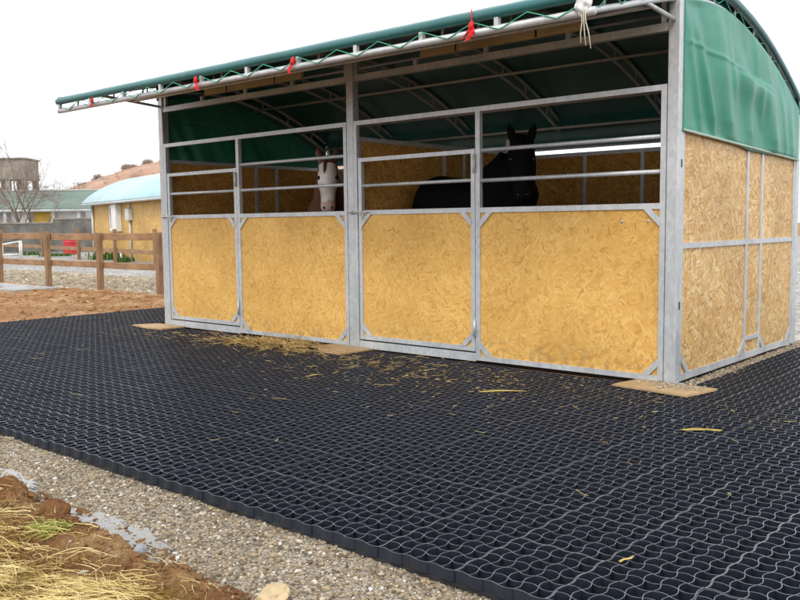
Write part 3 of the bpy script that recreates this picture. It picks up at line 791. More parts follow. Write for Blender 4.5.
# ------------------------------------------------------------------ cloths and ties on the eave
def tie(x, s, label, seed, tails=2):
    rr = random.Random(seed); bm = MB()
    y = YE-.032; z = ZL+.03
    pts = []
    bm.tube([(x, y-.002, z+.035*s), (x+.004, y-.012, z+.02*s), (x-.002, y-.014, z-.005), (x, y-.006, z-.02*s)], [.006, .015*s, .017*s, .008], 8)
    for q in range(tails):
        dx = rr.uniform(-.06, .06)*s; L = rr.uniform(.05, .085)*s
        n = 6; vs = []; fs = []
        for j in range(n+1):
            u = j/n; wv = .011*s*(1-.3*u)
            cx = x + dx*u + .008*math.sin(u*5+seed); cyy = y-.014-.010*u + .006*math.sin(u*7+q); cz = z - L*u
            vs += [(cx-wv, cyy, cz), (cx+wv, cyy+.006, cz+.004), (cx+wv, cyy+.009, cz+.004), (cx-wv, cyy+.003, cz)]
        for j in range(n):
            for e in range(4): fs.append((j*4+e, j*4+(e+1)%4, j*4+4+(e+1)%4, j*4+4+e))
        fs += [(0,1,2,3), (n*4+3, n*4+2, n*4+1, n*4)]
        bm.add(vs, fs)
    if tails > 2: bm.tube([(x, y-.004, z), (x-.004, y-.002, z+.11)], .004, 6)
    tag(bm.build('red_tie', RED), label, 'red tie', 'red ties on the eave')
tie(.72, .85, 'red rag tied to the overhanging eave, farthest from the tall corner post', 3)
tie(2.41, 1.05, 'red rag tied to the eave just past the post beside the dirt yard', 5)
tie(3.64, 1.05, 'red rag tied to the eave close before the middle post', 8)
tie(5.32, 1.1, 'red ribbon with long upper tail and spread knot on the eave above the black horse', 12, 4)
bm = bmesh.new(); bmesh.ops.create_icosphere(bm, subdivisions=4, radius=1)
for v in bm.verts:
    d = 1 + .22*noise.noise(v.co*2.1) + .12*abs(noise.noise(v.co*5)) + .08*math.sin(9*v.co.z + 3*v.co.x)
    v.co = Vector((v.co.x*.045, v.co.y*.048, v.co.z*.082))*d
me = bpy.data.meshes.new('cloth_bundle'); bm.to_mesh(me); bm.free(); me.materials.append(WHITEC); me.polygons.foreach_set('use_smooth', [True]*len(me.polygons))
cb = bpy.data.objects.new('cloth_bundle', me); C.objects.link(cb); cb.location = (6.10, YE-.01, ZL+.055)
tag(cb, 'white cloth bundled round the eave end with frayed string hanging from it', 'cloth bundle')
for q in range(3):
    mb = MB(); x = .012*q; mb.tube([(x, -.03, -.05), (x+.008, -.035, -.12), (x-.004+.014*q, -.03, -.18), (x+.02*q, -.032, -.235-.02*q)], .0035, 5); mb.build('string', mat_bare('jute', (.55, .5, .4), .9), cb)

# ------------------------------------------------------------------ horses
def loft(mb, secs, n=20):
    """closed body through elliptical sections: (centre, axis direction, up hint, half width, half height)"""
    vs = []; fs = []
    for p, d, up, a, b in secs:
        p = Vector(p); d = Vector(d).normalized(); sx = d.cross(Vector(up)).normalized(); sy = sx.cross(d)
        vs += [p + sx*math.cos(2*PI*k/n)*a + sy*math.sin(2*PI*k/n)*b for k in range(n)]
    m = len(secs)
    for i in range(m-1):
        for k in range(n): fs.append((i*n+k, i*n+(k+1)%n, (i+1)*n+(k+1)%n, (i+1)*n+k))
    fs += [tuple(reversed(range(n))), tuple((m-1)*n+k for k in range(n))]
    mb.add(vs, fs)
def make_horse(loc, heading, sc, poll, muz, coats, blaze, lx=1.0, **kw):
    root = empty('horse', loc, heading, **kw); root.scale = (sc, sc, sc)
    mb = MB(); X = (1,0,0); Z = (0,0,1)
    T = [(-.80,1.17,.06,.10),(-.75,1.2,.17,.20),(-.62,1.23,.25,.26),(-.45,1.24,.275,.28),(-.25,1.22,.26,.275),(0,1.17,.285,.31),(.25,1.16,.275,.325),(.42,1.19,.24,.33),(.56,1.19,.205,.30),(.68,1.17,.16,.24),(.75,1.15,.08,.14)]
    loft(mb, [((x*lx,0,z), X, Z, a, b) for x,z,a,b in T])
    poll = Vector(poll); muz = Vector(muz); hd = (muz-poll).normalized()
    n0 = Vector((.42*lx,0,1.24)); n3 = poll + hd*.02 + Vector((0,0,-.05)); c1 = n0+Vector((.30,0,.22)); c2 = n3 - Vector((hd.x, hd.y, 0)).normalized()*.20 - Vector((0,0,.06))
    pts = [((1-t)**3)*n0 + 3*t*(1-t)**2*c1 + 3*t*t*(1-t)*c2 + t**3*n3 for t in [i/8 for i in range(9)]]
    sec = []
    for i, p in enumerate(pts):
        d = pts[min(i+1, 8)]-pts[max(i-1, 0)]; t = i/8
        up = Vector((-.7, 0, .7)) if t < .5 else Vector((-hd.x*.8, -hd.y*.8, .6))
        sec.append((p, d, up, .195-.105*t, .345-.19*t))
    loft(mb, sec)
    sidev = hd.cross(Vector((0,0,1))).normalized(); fn = sidev.cross(hd).normalized()      # fn: out of the forehead
    if fn.z < 0: fn = -fn
    HL = (muz-poll).length
    H = [(-.06,.06,.07,.0),(0,.088,.095,-.01),(.12,.103,.12,-.03),(.27,.112,.135,-.045),(.42,.098,.125,-.045),(.58,.077,.10,-.03),(.74,.070,.082,-.018),(.86,.075,.078,-.015),(.95,.068,.064,-.015),(1.0,.038,.038,-.012)]
    loft(mb, [(poll+hd*HL*t+fn*o, hd, fn, a, b) for t,a,b,o in H])
    for s in (-1, 1):
        e = poll + sidev*s*.068 + fn*.02 - hd*.01
        ed = (-hd*.85 + sidev*s*.22 + fn*.15).normalized()
        loft(mb, [(e+ed*L, ed, fn, a, b) for L,a,b in ((-.03,.03,.03),(.03,.037,.030),(.07,.038,.024),(.11,.027,.018),(.148,.006,.006))], 12)
        for xx, pth in ((.46*lx, [((0,.13,1.12),.12),((.01,.15,.92),.085),((.0,.15,.72),.062),((.02,.15,.52),.058),((.0,.15,.42),.043),((.0,.15,.22),.038),((.015,.15,.13),.047),((.05,.15,.07),.052),((.06,.15,.004),.062)]),
                        (-.52*lx, [((.04,.13,1.16),.19),((.06,.15,.96),.15),((.0,.155,.78),.10),((-.12,.155,.62),.068),((-.20,.155,.52),.062),((-.18,.155,.40),.045),((-.15,.155,.22),.040),((-.13,.155,.13),.049),((-.09,.155,.07),.053),((-.08,.155,.004),.062)])):
            mb.tube([(xx+p[0], s*p[1], p[2]) for p, r in pth], [r for p, r in pth], 14)
    me = bpy.data.meshes.new('body'); me.from_pydata(mb.v, [], mb.f)
    bm = bmesh.new(); bm.from_mesh(me); bmesh.ops.recalc_face_normals(bm, faces=bm.faces); bm.to_mesh(me); bm.free()
    tmp = bpy.data.objects.new('tmp', me); C.objects.link(tmp)
    rm = tmp.modifiers.new('r', 'REMESH'); rm.mode = 'VOXEL'; rm.voxel_size = .012
    smd = tmp.modifiers.new('s', 'SMOOTH'); smd.iterations = 7; smd.factor = .5
    bpy.context.view_layer.update(); dg = bpy.context.evaluated_depsgraph_get()
    fm = bpy.data.meshes.new_from_object(tmp.evaluated_get(dg)); bpy.data.objects.remove(tmp)
    fm.name = 'body'; fm.materials.clear()
    for m in coats: fm.materials.append(m)
    mi = []
    for pl in fm.polygons:
        c = pl.center; r = c - poll; t = r.dot(hd)/HL; o = r.dot(fn); q = r.dot(sidev); k_ = 0
        if blaze and -.02 < t < 1.1 and r.length < 1.2*HL:
            wdt = .084 + .02*min(1, max(0, t-.1)*3) + .008*noise.noise(c*22)
            if abs(q) < wdt and o > -.055 - (.12 if t > .75 else 0) and t > .06: k_ = 1
            if t > .80 + .04*noise.noise(c*30) and abs(q) < .09: k_ = 2
        if c.z < .07: k_ = len(coats)-1
        mi.append(k_)
    fm.polygons.foreach_set('material_index', mi); fm.polygons.foreach_set('use_smooth', [True]*len(fm.polygons))
    body = bpy.data.objects.new('body', fm); C.objects.link(body); body.parent = root
    EYEM = mat_bare('horse_eye', (.006, .005, .004), .3, 0, .4)
    for s in (-1, 1):
        p = poll + hd*HL*.33 + sidev*s*.087 + fn*.030
        bm = bmesh.new(); bmesh.ops.create_uvsphere(bm, u_segments=16, v_segments=10, radius=.020); me = bpy.data.meshes.new('eye'); bm.to_mesh(me); bm.free()
        me.materials.append(EYEM); me.polygons.foreach_set('use_smooth', [True]*len(me.polygons)); eo = bpy.data.objects.new('eye', me); C.objects.link(eo); eo.location = p; eo.parent = root
        p = poll + hd*HL*.93 + sidev*s*.036 + fn*.034
        bm = bmesh.new(); bmesh.ops.create_uvsphere(bm, u_segments=12, v_segments=8, radius=.014); me = bpy.data.meshes.new('nostril'); bm.to_mesh(me); bm.free()
        me.materials.append(EYEM); eo = bpy.data.objects.new('nostril', me); C.objects.link(eo); eo.location = p; eo.parent = root
    # mane, forelock and tail: locks of hair
    mb = MB(); rr = random.Random(4)
    for i in range(60):
        t = .12 + .88*i/59; p = pts[0]*0; f = t*8; a_ = int(min(7, f)); p = pts[a_].lerp(pts[a_+1], f-a_)
        se = sec[min(8, a_)]; d = Vector(se[1]).normalized(); sx = d.cross(Vector(se[2])).normalized(); sy = sx.cross(d)
        top = p + sy*(.30-.17*t)*.95; sd = 1
        mb.tube([top, top+sy*.025+sx*sd*.03, top+sx*sd*.08-sy*.05+d*rr.uniform(-.02,.02), top+sx*sd*.10-sy*rr.uniform(.12,.2)+d*rr.uniform(-.03,.03)], [.012,.016,.014,.003], 5)
    mb.build('mane', coats[0] if not blaze else coats[3], root)
    mb = MB()
    for i in range(5 if blaze else 12):
        x = rr.uniform(-.03, .03); p = poll+sidev*x+fn*.06
        mb.tube([p-hd*.03-fn*.03, p+fn*.02, p+hd*.06+fn*.035+sidev*x*.4, p+hd*rr.uniform(.1,.16)+fn*.03+sidev*x*.6], [.01,.012,.010,.003], 5)
    mb.build('forelock', coats[0] if not blaze else coats[3], root)
    mb = MB()
    for i in range(26):
        a = rr.uniform(0, 2*PI); q = rr.uniform(.2, 1)
        mb.tube([(-.79*lx, 0, 1.32), (-.86*lx-.02*q*math.cos(a), .02*math.sin(a), 1.2), (-.88*lx-.05*q*math.cos(a), .05*math.sin(a)*q, .85), (-.86*lx-.05*q*math.cos(a), .06*math.sin(a)*q, rr.uniform(.35,.55))], [.02,.02,.016,.003], 5)
    mb.build('tail', coats[0] if not blaze else coats[3], root)
    return root
def coat(name, c, rough=.5): return simple(name, c, rough, 0, .3, 5)
BROWN = coat('bay_coat', (.13, .05, .022)); WHITEH = coat('white_hair', (.74, .70, .64), .7); PINK = coat('pink_muzzle', (.50, .34, .29), .6)
DKHAIR = coat('brown_hair', (.075, .032, .016), .6); BLACKH = NM('black_coat', .8, 0, .12); BLACKH.col((.003, .0028, .003)); BLACKH = BLACKH.m; HOOF = coat('dark_hoof', (.05, .045, .04), .5)
make_horse((1.63, 1.11, 0), math.radians(-46), 1.02, (.98, 0, 1.74), (1.13, -.0, 1.25), [BROWN, WHITEH, PINK, DKHAIR, HOOF], True,
           label='brown horse with a broad white blaze and pink muzzle looking over the bars', cat='horse')
make_horse((3.78, .80, 0), math.radians(-2), 1.06, (.78, -.30, 1.72), (.93, -.50, 1.25), [BLACKH, HOOF], False, .70,
           label='black horse with pricked ears standing in the dark stall behind the right door', cat='horse')

# ------------------------------------------------------------------ rail fences
def rail_fence(pts, hgt, label, rails, sink=.1, wt=.10):
    f = empty('rail_fence', pts[0], label=label, cat='rail fence'); o = Vector(pts[0])
    rr = random.Random(len(pts))
    for i, p in enumerate(pts):
        q = Vector(p)-o; d = (Vector(pts[min(i+1, len(pts)-1)])-Vector(pts[max(i-1, 0)])).normalized(); nrm = Vector((-d.y, d.x, 0))
        mb = MB(); mb.bbox((-wt/2, -wt/2, -sink), (wt/2, wt/2, hgt+rr.uniform(-.02, .03)), .008)
        po = mb.build('post', FENCEP, f); po.location = q; po.rotation_euler = (rr.uniform(-.012, .012), rr.uniform(-.012, .012), math.atan2(d.y, d.x))
    for i in range(len(pts)-1):
        a = Vector(pts[i])-o; b = Vector(pts[i+1])-o; d = (b-a).normalized(); nrm = Vector((d.y, -d.x, 0))
        for z, hh, front in rails:
            mb = MB(); L = (b-a).length
            mb.bbox((-.03, -.02, -hh/2), (L+.03, .02, hh/2), .004)
            r = mb.build('rail', FENCEW, f); r.location = a + nrm*(wt/2+.022)*front + Vector((0,0,z+rr.uniform(-.012, .012))); r.rotation_euler = (0, 0, math.atan2(d.y, d.x))
            if i % 2: r.location += nrm*.0  
            r.location.z += .0
    return f
NF = [(-2.62, 2.96), (-4.56, 2.93), (-6.50, 2.90), (-8.44, 2.86), (-10.6, 2.84), (-12.7, 2.82), (-14.8, 2.80)]
rail_fence([(x, y, -.05) for x, y in NF], 1.12, 'brown timber rail fence between the dirt yard and the pale gravel', ((1.03, .13, 1), (.49, .12, 1)))
FFP = [at(205, 22.5, -.02), at(157, 25, -.02), at(117, 28, -.02), at(81, 31, -.02), at(45, 34.5, -.02), at(5, 38.5, -.02), at(-40, 43, -.02)]
rail_fence([tuple(p) for p in FFP], 1.13, 'dark timber rail fence in front of the yellow shed', ((.88, .14, 1), (.43, .13, 1)))

# ------------------------------------------------------------------ yellow shed with a curved pale blue roof
YWALL = mat_osb('shed_board', 'x', ((.45, .26, .07), (.68, .42, .12), (.76, .52, .2)), .6)
BLUER = mat_tarp('pale_blue_canvas', (.40, .60, .62), .35, .04)
WHITEP = simple('white_paint', (.74, .74, .72), .5, 0, .06, 6)
GLASS = mat_bare('dark_glass', (.12, .14, .16), .08, 0, .7)
GREYP = simple('grey_box_paint', (.55, .56, .56), .5, 0, .08, 6)
A = at(97, 34, 0); B = at(158, 28, 0); wd = (B-A).normalized(); ang = math.atan2(wd.y, wd.x)
shed = empty('yellow_shed', A, ang, label='yellow board shed with curved pale blue canvas roof and white window', cat='shed')
LS, DS, HE = 9.0, 5.0, 2.16
mb = MB(); mb.box((0, 0, -.1), (LS, DS, HE)); part('wall', mb, YWALL, shed)
V = []; F = []; NA = 24
for off in (0, .05):
    for i in range(NA+1):
        t = i/NA; y = -.35 + (DS+.7)*t; z = HE - .06 + 1.10*(1-(2*t-1)**2)**.85 - off
        for x in (-.35, LS+.3): V.append((x, y, z))
mb = MB(); n2 = (NA+1)*2
for i in range(NA):
    a = 2*i; F += [(a, a+1, a+3, a+2), (n2+a, n2+a+2, n2+a+3, n2+a+1), (a, a+2, n2+a+2, n2+a), (a+1, n2+a+1, n2+a+3, a+3)]
F += [(0, n2, n2+1, 1), (2*NA, 2*NA+1, n2+2*NA+1, n2+2*NA)]
mb.add(V, F, True); rf = part('roof', mb, BLUER, shed)
for x in (.02, LS-.06):
    pl = [(x, 0.02, HE+.002)]
    for i in range(NA+1):
        y = -.35+(DS+.7)*i/NA; t = i/NA
        if 0.02 < y < DS-.02: pl.append((x, y, HE - .06 + 1.10*(1-(2*t-1)**2)**.85 - .06))
    pl.append((x, DS-.02, HE+.002)); mb = MB(); mb.prism(pl, (0,0,0), (.04, 0, 0)); part('gable', mb, YWALL, shed)
mb = MB(); mb.tube([(-.33, -.33, HE-.14), (LS+.3, -.33, HE-.14)], .045, 8); part('eave_tube', mb, GALV, rf)
for x in np.arange(.1, LS, .8):
    mb = MB(); mb.beam((x, -.32, HE-.13), (x, 0.0, HE-.13), .03); part('bracket', mb, GALV, rf)
fr = MB()
wx0, wx1, wz0, wz1 = 2.35, 3.10, 1.02, 1.93
fr.box((wx0, -.06, wz0), (wx0+.08, -.003, wz1)); fr.box((wx1-.08, -.06, wz0), (wx1, -.003, wz1)); fr.box((wx0+.08, -.06, wz0), (wx1-.08, -.003, wz0+.08)); fr.box((wx0+.08, -.06, wz1-.08), (wx1-.08, -.003, wz1))
wf = part('window', fr, WHITEP, shed)
mb = MB(); mb.box((wx0+.08, -.03, wz0+.08), (wx1-.08, -.02, wz1-.08)); part('pane', mb, GLASS, wf)
mb = MB(); mb.bbox((wx1+.02, -.22, wz0-.02), (wx1+.55, -.003, wz1+.04), .01); part('cabinet', mb, WHITEP, shed)
mb = MB(); mb.bbox((4.55, -.16, 1.38), (4.95, -.003, 1.78), .015); bx = part('meter_box', mb, GREYP, shed)
mb = MB(); mb.tube([(4.75, -.05, 1.79), (4.75, -.05, 2.05)], .03, 8); mb.tube([(4.75, -.05, 1.37), (4.75, -.05, .05)], .04, 8); part('conduit', mb, GREYP, bx)
mb = MB(); mb.tube([(.06, -.05, 0), (.06, -.05, HE-.1)], .05, 8); part('corner_post', mb, GALV, shed)
# white hose hanging in loops below the window
mb = MB(); M4 = Matrix.Translation(A) @ Matrix.Rotation(ang, 4, 'Z')
hp = [(3.3, -.1, .95), (3.25, -.14, .55), (2.95, -.22, .12), (2.8, -.3, .03), (3.15, -.36, .02), (3.5, -.36, .22), (3.85, -.3, .36), (4.2, -.26, .25), (4.35, -.26, .05), (4.5, -.3, .02)]
pts = []
for i in range(len(hp)-1):
    for t in (0, .25, .5, .75):
        p0, p1, p2, p3 = (Vector(hp[max(0, min(len(hp)-1, i+k_))]) for k_ in (-1, 0, 1, 2))
        pts.append(M4 @ (.5*((2*p1)+(p2-p0)*t+(2*p0-5*p1+4*p2-p3)*t*t+(3*p1-p0-3*p2+p3)*t**3)))
mb.tube(pts, .035, 8); tag(mb.build('hose', WHITEP), 'white hose looping down the front of the yellow shed', 'hose')

# ------------------------------------------------------------------ long green roofed barn, block wall, tank
def frame_at(px, d, z=0, look=0):
    o = at(px, d, z); return o, math.atan2(RT.y, RT.x)+look
GREENR = NM('green_sheet_roof', .55); 
gw = GREENR.n('ShaderNodeTexWave'); gw.wave_type = 'BANDS'; gw.bands_direction = 'X'; gw.inputs['Scale'].default_value = 4.2; GREENR.l(GREENR.tc.outputs['Object'], gw.inputs['Vector'])
GREENR.col(GREENR.mix(1., GREENR.ramp(GREENR.noise(.7, 6), [(.3, (.085, .14, .10)), (.7, (.15, .21, .16))]), GREENR.ramp(gw.outputs['Fac'], [(.0, (.8,)*3), (.6, (1.1,)*3)]), 'MULTIPLY')); GREENR.bump(gw.outputs['Fac'], .5, .03); GREENR = GREENR.m
PALEW = simple('pale_render', (.50, .50, .48), .85, 0, .18, 1.3); YELP = simple('yellow_panel', (.62, .40, .06), .7, 0, .15, 2); GREYW = simple('grey_blue_panel', (.36, .39, .42), .8, 0, .15, 2)
CONC = simple('weathered_concrete', (.27, .24, .20), .9, 0, .35, 1.6, .4); WALLC = simple('dark_block_wall', (.14, .135, .12), .95, 0, .4, 1.8, .5)
o, a = frame_at(-60, 50, 0, .02)
barn = empty('barn', o, a, label='long low barn with green sheet roof behind the block wall', cat='barn')
BL = (97+60)/865.25*50; DB = 7
mb = MB(); mb.box((0, 0, -.2), (BL-.5, DB, 2.25)); part('wall', mb, PALEW, barn)
mb = MB(); mb.prism([(-.5, -.55, 2.16), (-.5, DB/2, 3.33), (-.5, DB+.55, 2.16), (-.5, DB+.55, 2.26), (-.5, DB/2, 3.45), (-.5, -.55, 2.26)], (0,0,0), (BL+.6, 0, 0)); rf = part('roof', mb, GREENR, barn)
mb = MB(); mb.box((-.5, DB/2-.14, 3.43), (BL+.1, DB/2+.14, 3.49)); part('ridge_cap', mb, GREYP, rf)
mb = MB(); mb.tube([(-.5, -.6, 2.14), (BL+.1, -.6, 2.14)], .07, 8); part('gutter', mb, GREYP, rf)
pxx = lambda px: (px+60)/865.25*50
for x0, x1, mt, nm in ((0, 10, GREYW, 'panel'), (15, 30, WHITEP, 'panel'), (37, 58, YELP, 'panel'), (60, 82, WHITEP, 'panel'), (-35, -6, GREYW, 'panel')):
    mb = MB(); mb.box((pxx(x0), -.05, .2), (pxx(x1), -.003, 2.1)); part(nm, mb, mt, barn, {id(YELP): 'yellow panel'}.get(id(mt)))
for px in (-50, -20, 12, 34, 59, 84):
    mb = MB(); mb.box((pxx(px)-.08, -.5, -.1), (pxx(px)+.08, -.36, 2.18)); part('post', mb, GREYP, barn)
o, a = frame_at(-70, 41, 0, -.01)
wl = (97+70)/865.25*41
bw = empty('block_wall', o, a, label='dark weathered block wall in front of the green roofed barn', cat='wall')
mb = MB(); mb.box((0, 0, -.2), (wl*.76, .25, 1.36)); part('low_section', mb, WALLC, bw)
mb = MB(); mb.box((wl*.76, -.02, -.2), (wl+1.6, .27, 1.54)); part('high_section', mb, WALLC, bw)
mb = MB(); mb.box((0, -.03, 1.362), (wl*.76-.003, .28, 1.43)); mb.box((wl*.76-.001, -.05, 1.542), (wl+1.6, .30, 1.61)); part('coping', mb, CONC, bw)
o, a = frame_at(-6, 62, 0, .06)
tk = empty('water_tank', o, a, label='square concrete water tank raised on legs behind the barn', cat='water tank')
TW = 37/865.25*62
mb = MB(); mb.box((0, 0, 4.80), (TW, 2.6, 6.05)); part('tank', mb, CONC, tk)
mb = MB(); mb.box((-.1, -.1, 6.052), (TW+.1, 2.7, 6.15)); part('lid', mb, CONC, tk)
mb = MB(); mb.box((-.05, -.05, 4.62), (TW+.05, 2.65, 4.798)); part('slab', mb, CONC, tk)
for x in (.02, TW/2-.16, TW-.36):
    for y in (.02, 2.24):
        mb = MB(); mb.box((x, y, -.2), (x+.34, y+.34, 4.618)); part('leg', mb, CONC, tk)

# ------------------------------------------------------------------ bare trees and scrub
PALETW = simple('haze_pale_twig', (.40, .33, .28), .95, 0, .2, 3)  # hill bush twigs, distance haze put into the pale colour
BARK = simple('grey_bark', (.16, .125, .10), .95, 0, .3, 4); TWIG = simple('pale_twig', (.25, .19, .155), .95, 0, .25, 3)
def bare_tree(loc, hgt, stems, label, seed, spread=.55, depth=5, r0=.07, droop=0, kids=(2, 4), group='bare trees', twr=.010, name='bare_tree'):
    rr = random.Random(seed); t = empty(name, loc, label=label, cat='tree' if name == 'bare_tree' else 'bush', group=group)
    trunk = MB(); crown = MB()
    def grow(p, d, L, r, lev):
        n = 3; pts = [p]; rad = [r]
        for i in range(n):
            d = (d + Vector((rr.gauss(0, .13), rr.gauss(0, .13), rr.gauss(.04, .07)-droop*.05))).normalized(); p = p + d*L/n; pts.append(p); rad.append(r*(1-.42*(i+1)/n))
        (trunk if lev < 2 else crown).tube(pts, rad, 7 if lev < 2 else 4 if lev < 4 else 3, caps=lev < 2)
        if lev >= depth: return
        for q in range(rr.randint(*kids) if lev else kids[1]+1):
            f = rr.uniform(.35, 1) if lev else rr.uniform(.3, 1.0); k_ = min(n-1, int(f*n)); base = pts[k_].lerp(pts[k_+1], f*n-k_)
            a = rr.uniform(0, 2*PI); s = d.orthogonal().normalized(); s2 = d.cross(s)
            nd = (d*(1-spread*.6) + (s*math.cos(a)+s2*math.sin(a))*spread*rr.uniform(.7, 1.4)).normalized()
            grow(base, nd, L*rr.uniform(.55, .8), max(twr*.45, rad[k_]*.55), lev+1)
        grow(p, d, L*.7, max(twr*.45, r*.55), lev+1)
    for s in range(stems):
        a = 2*PI*s/stems+seed; off = Vector((RT.x*(s-(stems-1)/2)*.2, RT.y*(s-(stems-1)/2)*.2, 0))
        grow(off+Vector((0,0,-.1)), Vector((.10*math.cos(a), .10*math.sin(a), 1)).normalized(), hgt*.40, r0, 0)
    trunk.build('trunk', BARK, t); crown.build('crown', PALETW if name == 'bare_bush' else TWIG, t); return t
bare_tree(at(35, 45), 5.7, 2, 'bare twin stemmed tree in front of the green barn roof', 5, .62, 5, .085)
bare_tree(at(62, 74), 6.2, 1, 'bare round crowned tree rising behind the barn ridge', 9, .6, 5, .09)
bare_tree(at(78, 82), 5.4, 1, 'smaller bare tree behind the barn next to the red hillside', 13, .6, 5, .08)
bare_tree(at(16, 85), 7.2, 1, 'bare tree behind the raised water tank', 17, .6, 5, .09)

# hillside of red earth
REDH = mat_dirt('red_hill_earth', ((.38, .21, .15), (.47, .28, .20), (.54, .38, .28), (.32, .22, .14)), .35)
def ridge_z(px):
    pts = [(-200, 1), (20, 2.5), (55, 5.4), (70, 6.6), (90, 7.8), (115, 9.0), (140, 10.2), (160, 11.0), (230, 12.5), (330, 12.8), (450, 10), (600, 5), (760, 1)]
    for (a, za), (b, zb) in zip(pts, pts[1:]):
        if a <= px <= b: return za + (zb-za)*(px-a)/(b-a)
    return 0
V = []; F = []; NXh, NYh = 160, 36
for j in range(NYh+1):
    d = 95 + 75*j/NYh; v = min(1, (d-95)/38); s = v*v*(3-2*v)
    if d > 150: s *= max(0, 1-(d-150)/20)
    for i in range(NXh+1):
        px = -200 + 960*i/NXh; p = at(px, d); z = ridge_z(px)*s + (.5*nz3(p.x, p.y, .06) + .25*nz3(p.x, p.y, .2, 3) + .12*nz3(p.x, p.y, .7, 3))*s - .3*(1-s)
        V.append((p.x, p.y, z))
for j in range(NYh):
    for i in range(NXh): a = j*(NXh+1)+i; F.append((a, a+1, a+NXh+2, a+NXh+1))
tag(npmesh('hillside', V, F, REDH, smooth=True), kind='structure')
def hz(px, d):
    v = min(1, (d-95)/38); return ridge_z(px)*v*v*(3-2*v) - .15
for i, (px, d, hh, lab) in enumerate(((103, 131, 2.6, 'leafless bush on the hill skyline left of the highest visible slope'), (131, 133, 3.0, 'leafless bush on the hill skyline above the pale blue shed roof'), (138, 134, 2.3, 'leaning leafless bush close beside the skyline bush above the blue roof'), (153, 133, 2.4, 'leafless bush on the hill skyline against the shelter post'), (88, 128, 2.0, 'small leafless bush low on the red hillside'))):
    bare_tree(at(px, d, hz(px, d)-.2), hh*.5, 7, lab, 30+i, .8, 4, .05, 0, (2, 4), 'leafless bushes on the hill', .03, 'bare_bush')

# ------------------------------------------------------------------ small things in the yard behind
REDP = simple('red_plastic', (.55, .035, .05), .45, 0, .15, 3)
p = at(72.5, 37)
dr = empty('drum', p, label='red plastic drum standing by the block wall', cat='drum')
mb = MB(); prof2 = [(.24, 0), (.27, .03), (.275, .22), (.288, .24), (.288, .27), (.275, .29), (.275, .50), (.288, .52), (.288, .55), (.272, .58), (.26, .74), (.22, .78)]
n = 24; vs = []; fs = []
for r, z in prof2: vs += [(r*math.cos(2*PI*k_/n), r*math.sin(2*PI*k_/n), z) for k_ in range(n)]
for i in range(len(prof2)-1):
    for k_ in range(n): fs.append((i*n+k_, i*n+(k_+1)%n, (i+1)*n+(k_+1)%n, (i+1)*n+k_))
fs += [tuple(reversed(range(n))), tuple((len(prof2)-1)*n+k_ for k_ in range(n))]
mb.add(vs, fs); mb.build('body', REDP, dr)
mb = MB(); mb.tube([(.1, .05, .775), (.1, .05, .82)], .05, 10); mb.build('cap', REDP, dr)
o, a = frame_at(3, 33, 0, .25)
rk = empty('tube_rack', o, a, label='white tubular rack standing beyond the fence at the left edge', cat='rack')
for x, zt in ((0, .50), (.68, .66)):
    for y in (0, .4):
        mb = MB(); mb.tube([(x, y, 0), (x, y, zt)], .028, 8); mb.build('leg', WHITEP, rk)
mb = MB(); mb.tube([(-.08, 0, .52), (.70, 0, .66)], .028, 8); mb.tube([(-.08, .4, .52), (.70, .4, .66)], .028, 8); mb.tube([(0, 0, .15), (.68, 0, .17)], .024, 8); mb.build('rail', WHITEP, rk)
WEED = mat_straw('weed_leaf', ((.045, .10, .02), (.08, .17, .03), (.14, .22, .05)))
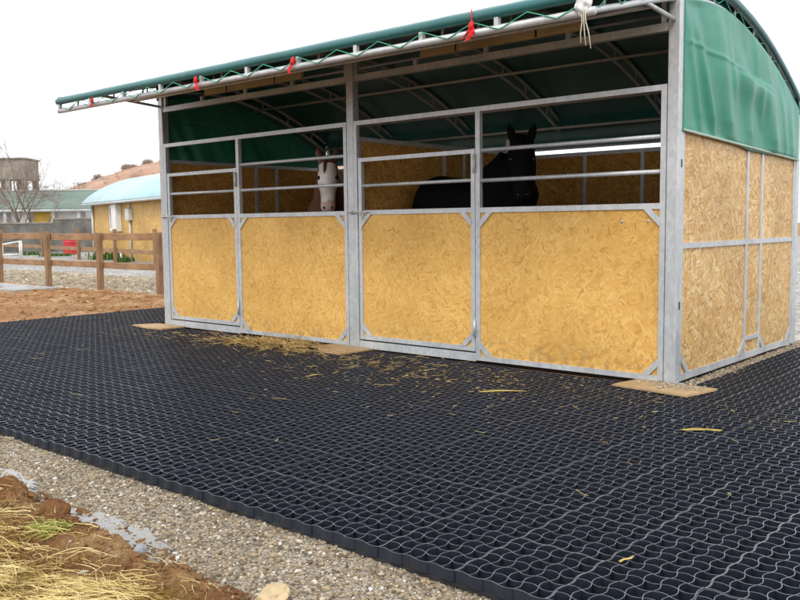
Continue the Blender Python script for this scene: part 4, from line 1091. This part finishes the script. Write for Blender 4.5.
for px, d, sx, hh, nb, lab in ((60, 35, .6, .2, 300, 'green weeds in front of the red drum'), (110, 30.5, .5, .34, 320, 'green weeds at the left corner of the yellow shed'), (126, 28.6, .25, .22, 120, 'low green weeds under the shed window'), (30, 37, .4, .22, 160, 'sparse weeds by the foot of the bare twin stemmed tree')):
    c0 = at(px, d, -.02); V = []; sh = []; F = []
    for i in range(nb):
        x = R.gauss(0, sx*.5); y = R.gauss(0, .25); a = R.uniform(0, 2*PI); L = hh*R.uniform(.4, 1.1); lean = R.uniform(.1, .6); wv = R.uniform(.012, .03)
        b0 = len(V); s_ = R.random()
        for u, ww in ((0, .5), (.4, 1), (.75, .8), (1, .1)):
            cx = c0.x + RT.x*x + FW.x*y + math.cos(a)*lean*L*u*u; cy = c0.y + RT.y*x + FW.y*y + math.sin(a)*lean*L*u*u; cz = c0.z + L*u*(1-.25*u*lean)
            V += [(cx-math.sin(a)*wv*ww, cy+math.cos(a)*wv*ww, cz), (cx+math.sin(a)*wv*ww, cy-math.cos(a)*wv*ww, cz)]; sh += [s_, s_]
        F += [(b0, b0+1, b0+3, b0+2), (b0+2, b0+3, b0+5, b0+4), (b0+4, b0+5, b0+7, b0+6)]
    tag(npmesh('weeds', V, F, WEED, attr=sh), lab, 'weeds', kind='stuff')
mb = MB(); mb.bbox((-15.5, 1.75, -.12), (-7.55, 2.62, -.012), .006)
tag(mb.build('concrete_slab', simple('wet_concrete', (.34, .34, .33), .5, 0, .3, 1.5, .3)), kind='structure')
# scrub on the hill
V = []; F = []; sh = []
for i in range(420):
    px = R.uniform(30, 420); d = R.uniform(104, 140); c0 = at(px, d, hz(px, d)-.05); hh = R.uniform(.3, 1.1)
    for q in range(26):
        a = R.uniform(0, 2*PI); ln = R.uniform(.2, 1.0)*hh; b0 = len(V); r_ = hh*R.uniform(0, .7); wv = .03
        bx, by = c0.x + r_*math.cos(a)*.5, c0.y + r_*math.sin(a)*.5; tx, ty = c0.x + r_*1.2*math.cos(a), c0.y + r_*1.2*math.sin(a)
        V += [(bx-wv, by, c0.z), (bx+wv, by, c0.z), (tx+wv*.3, ty, c0.z+ln), (tx-wv*.3, ty, c0.z+ln)]; sh += [R.random()]*4; F.append((b0, b0+1, b0+2, b0+3))
SCRUB = mat_straw('scrub_twig', ((.20, .13, .09), (.30, .21, .15), (.34, .30, .18)))
tag(npmesh('scrub', V, F, SCRUB, attr=sh), 'low dry scrub dotted over the red hillside', 'scrub', kind='stuff')
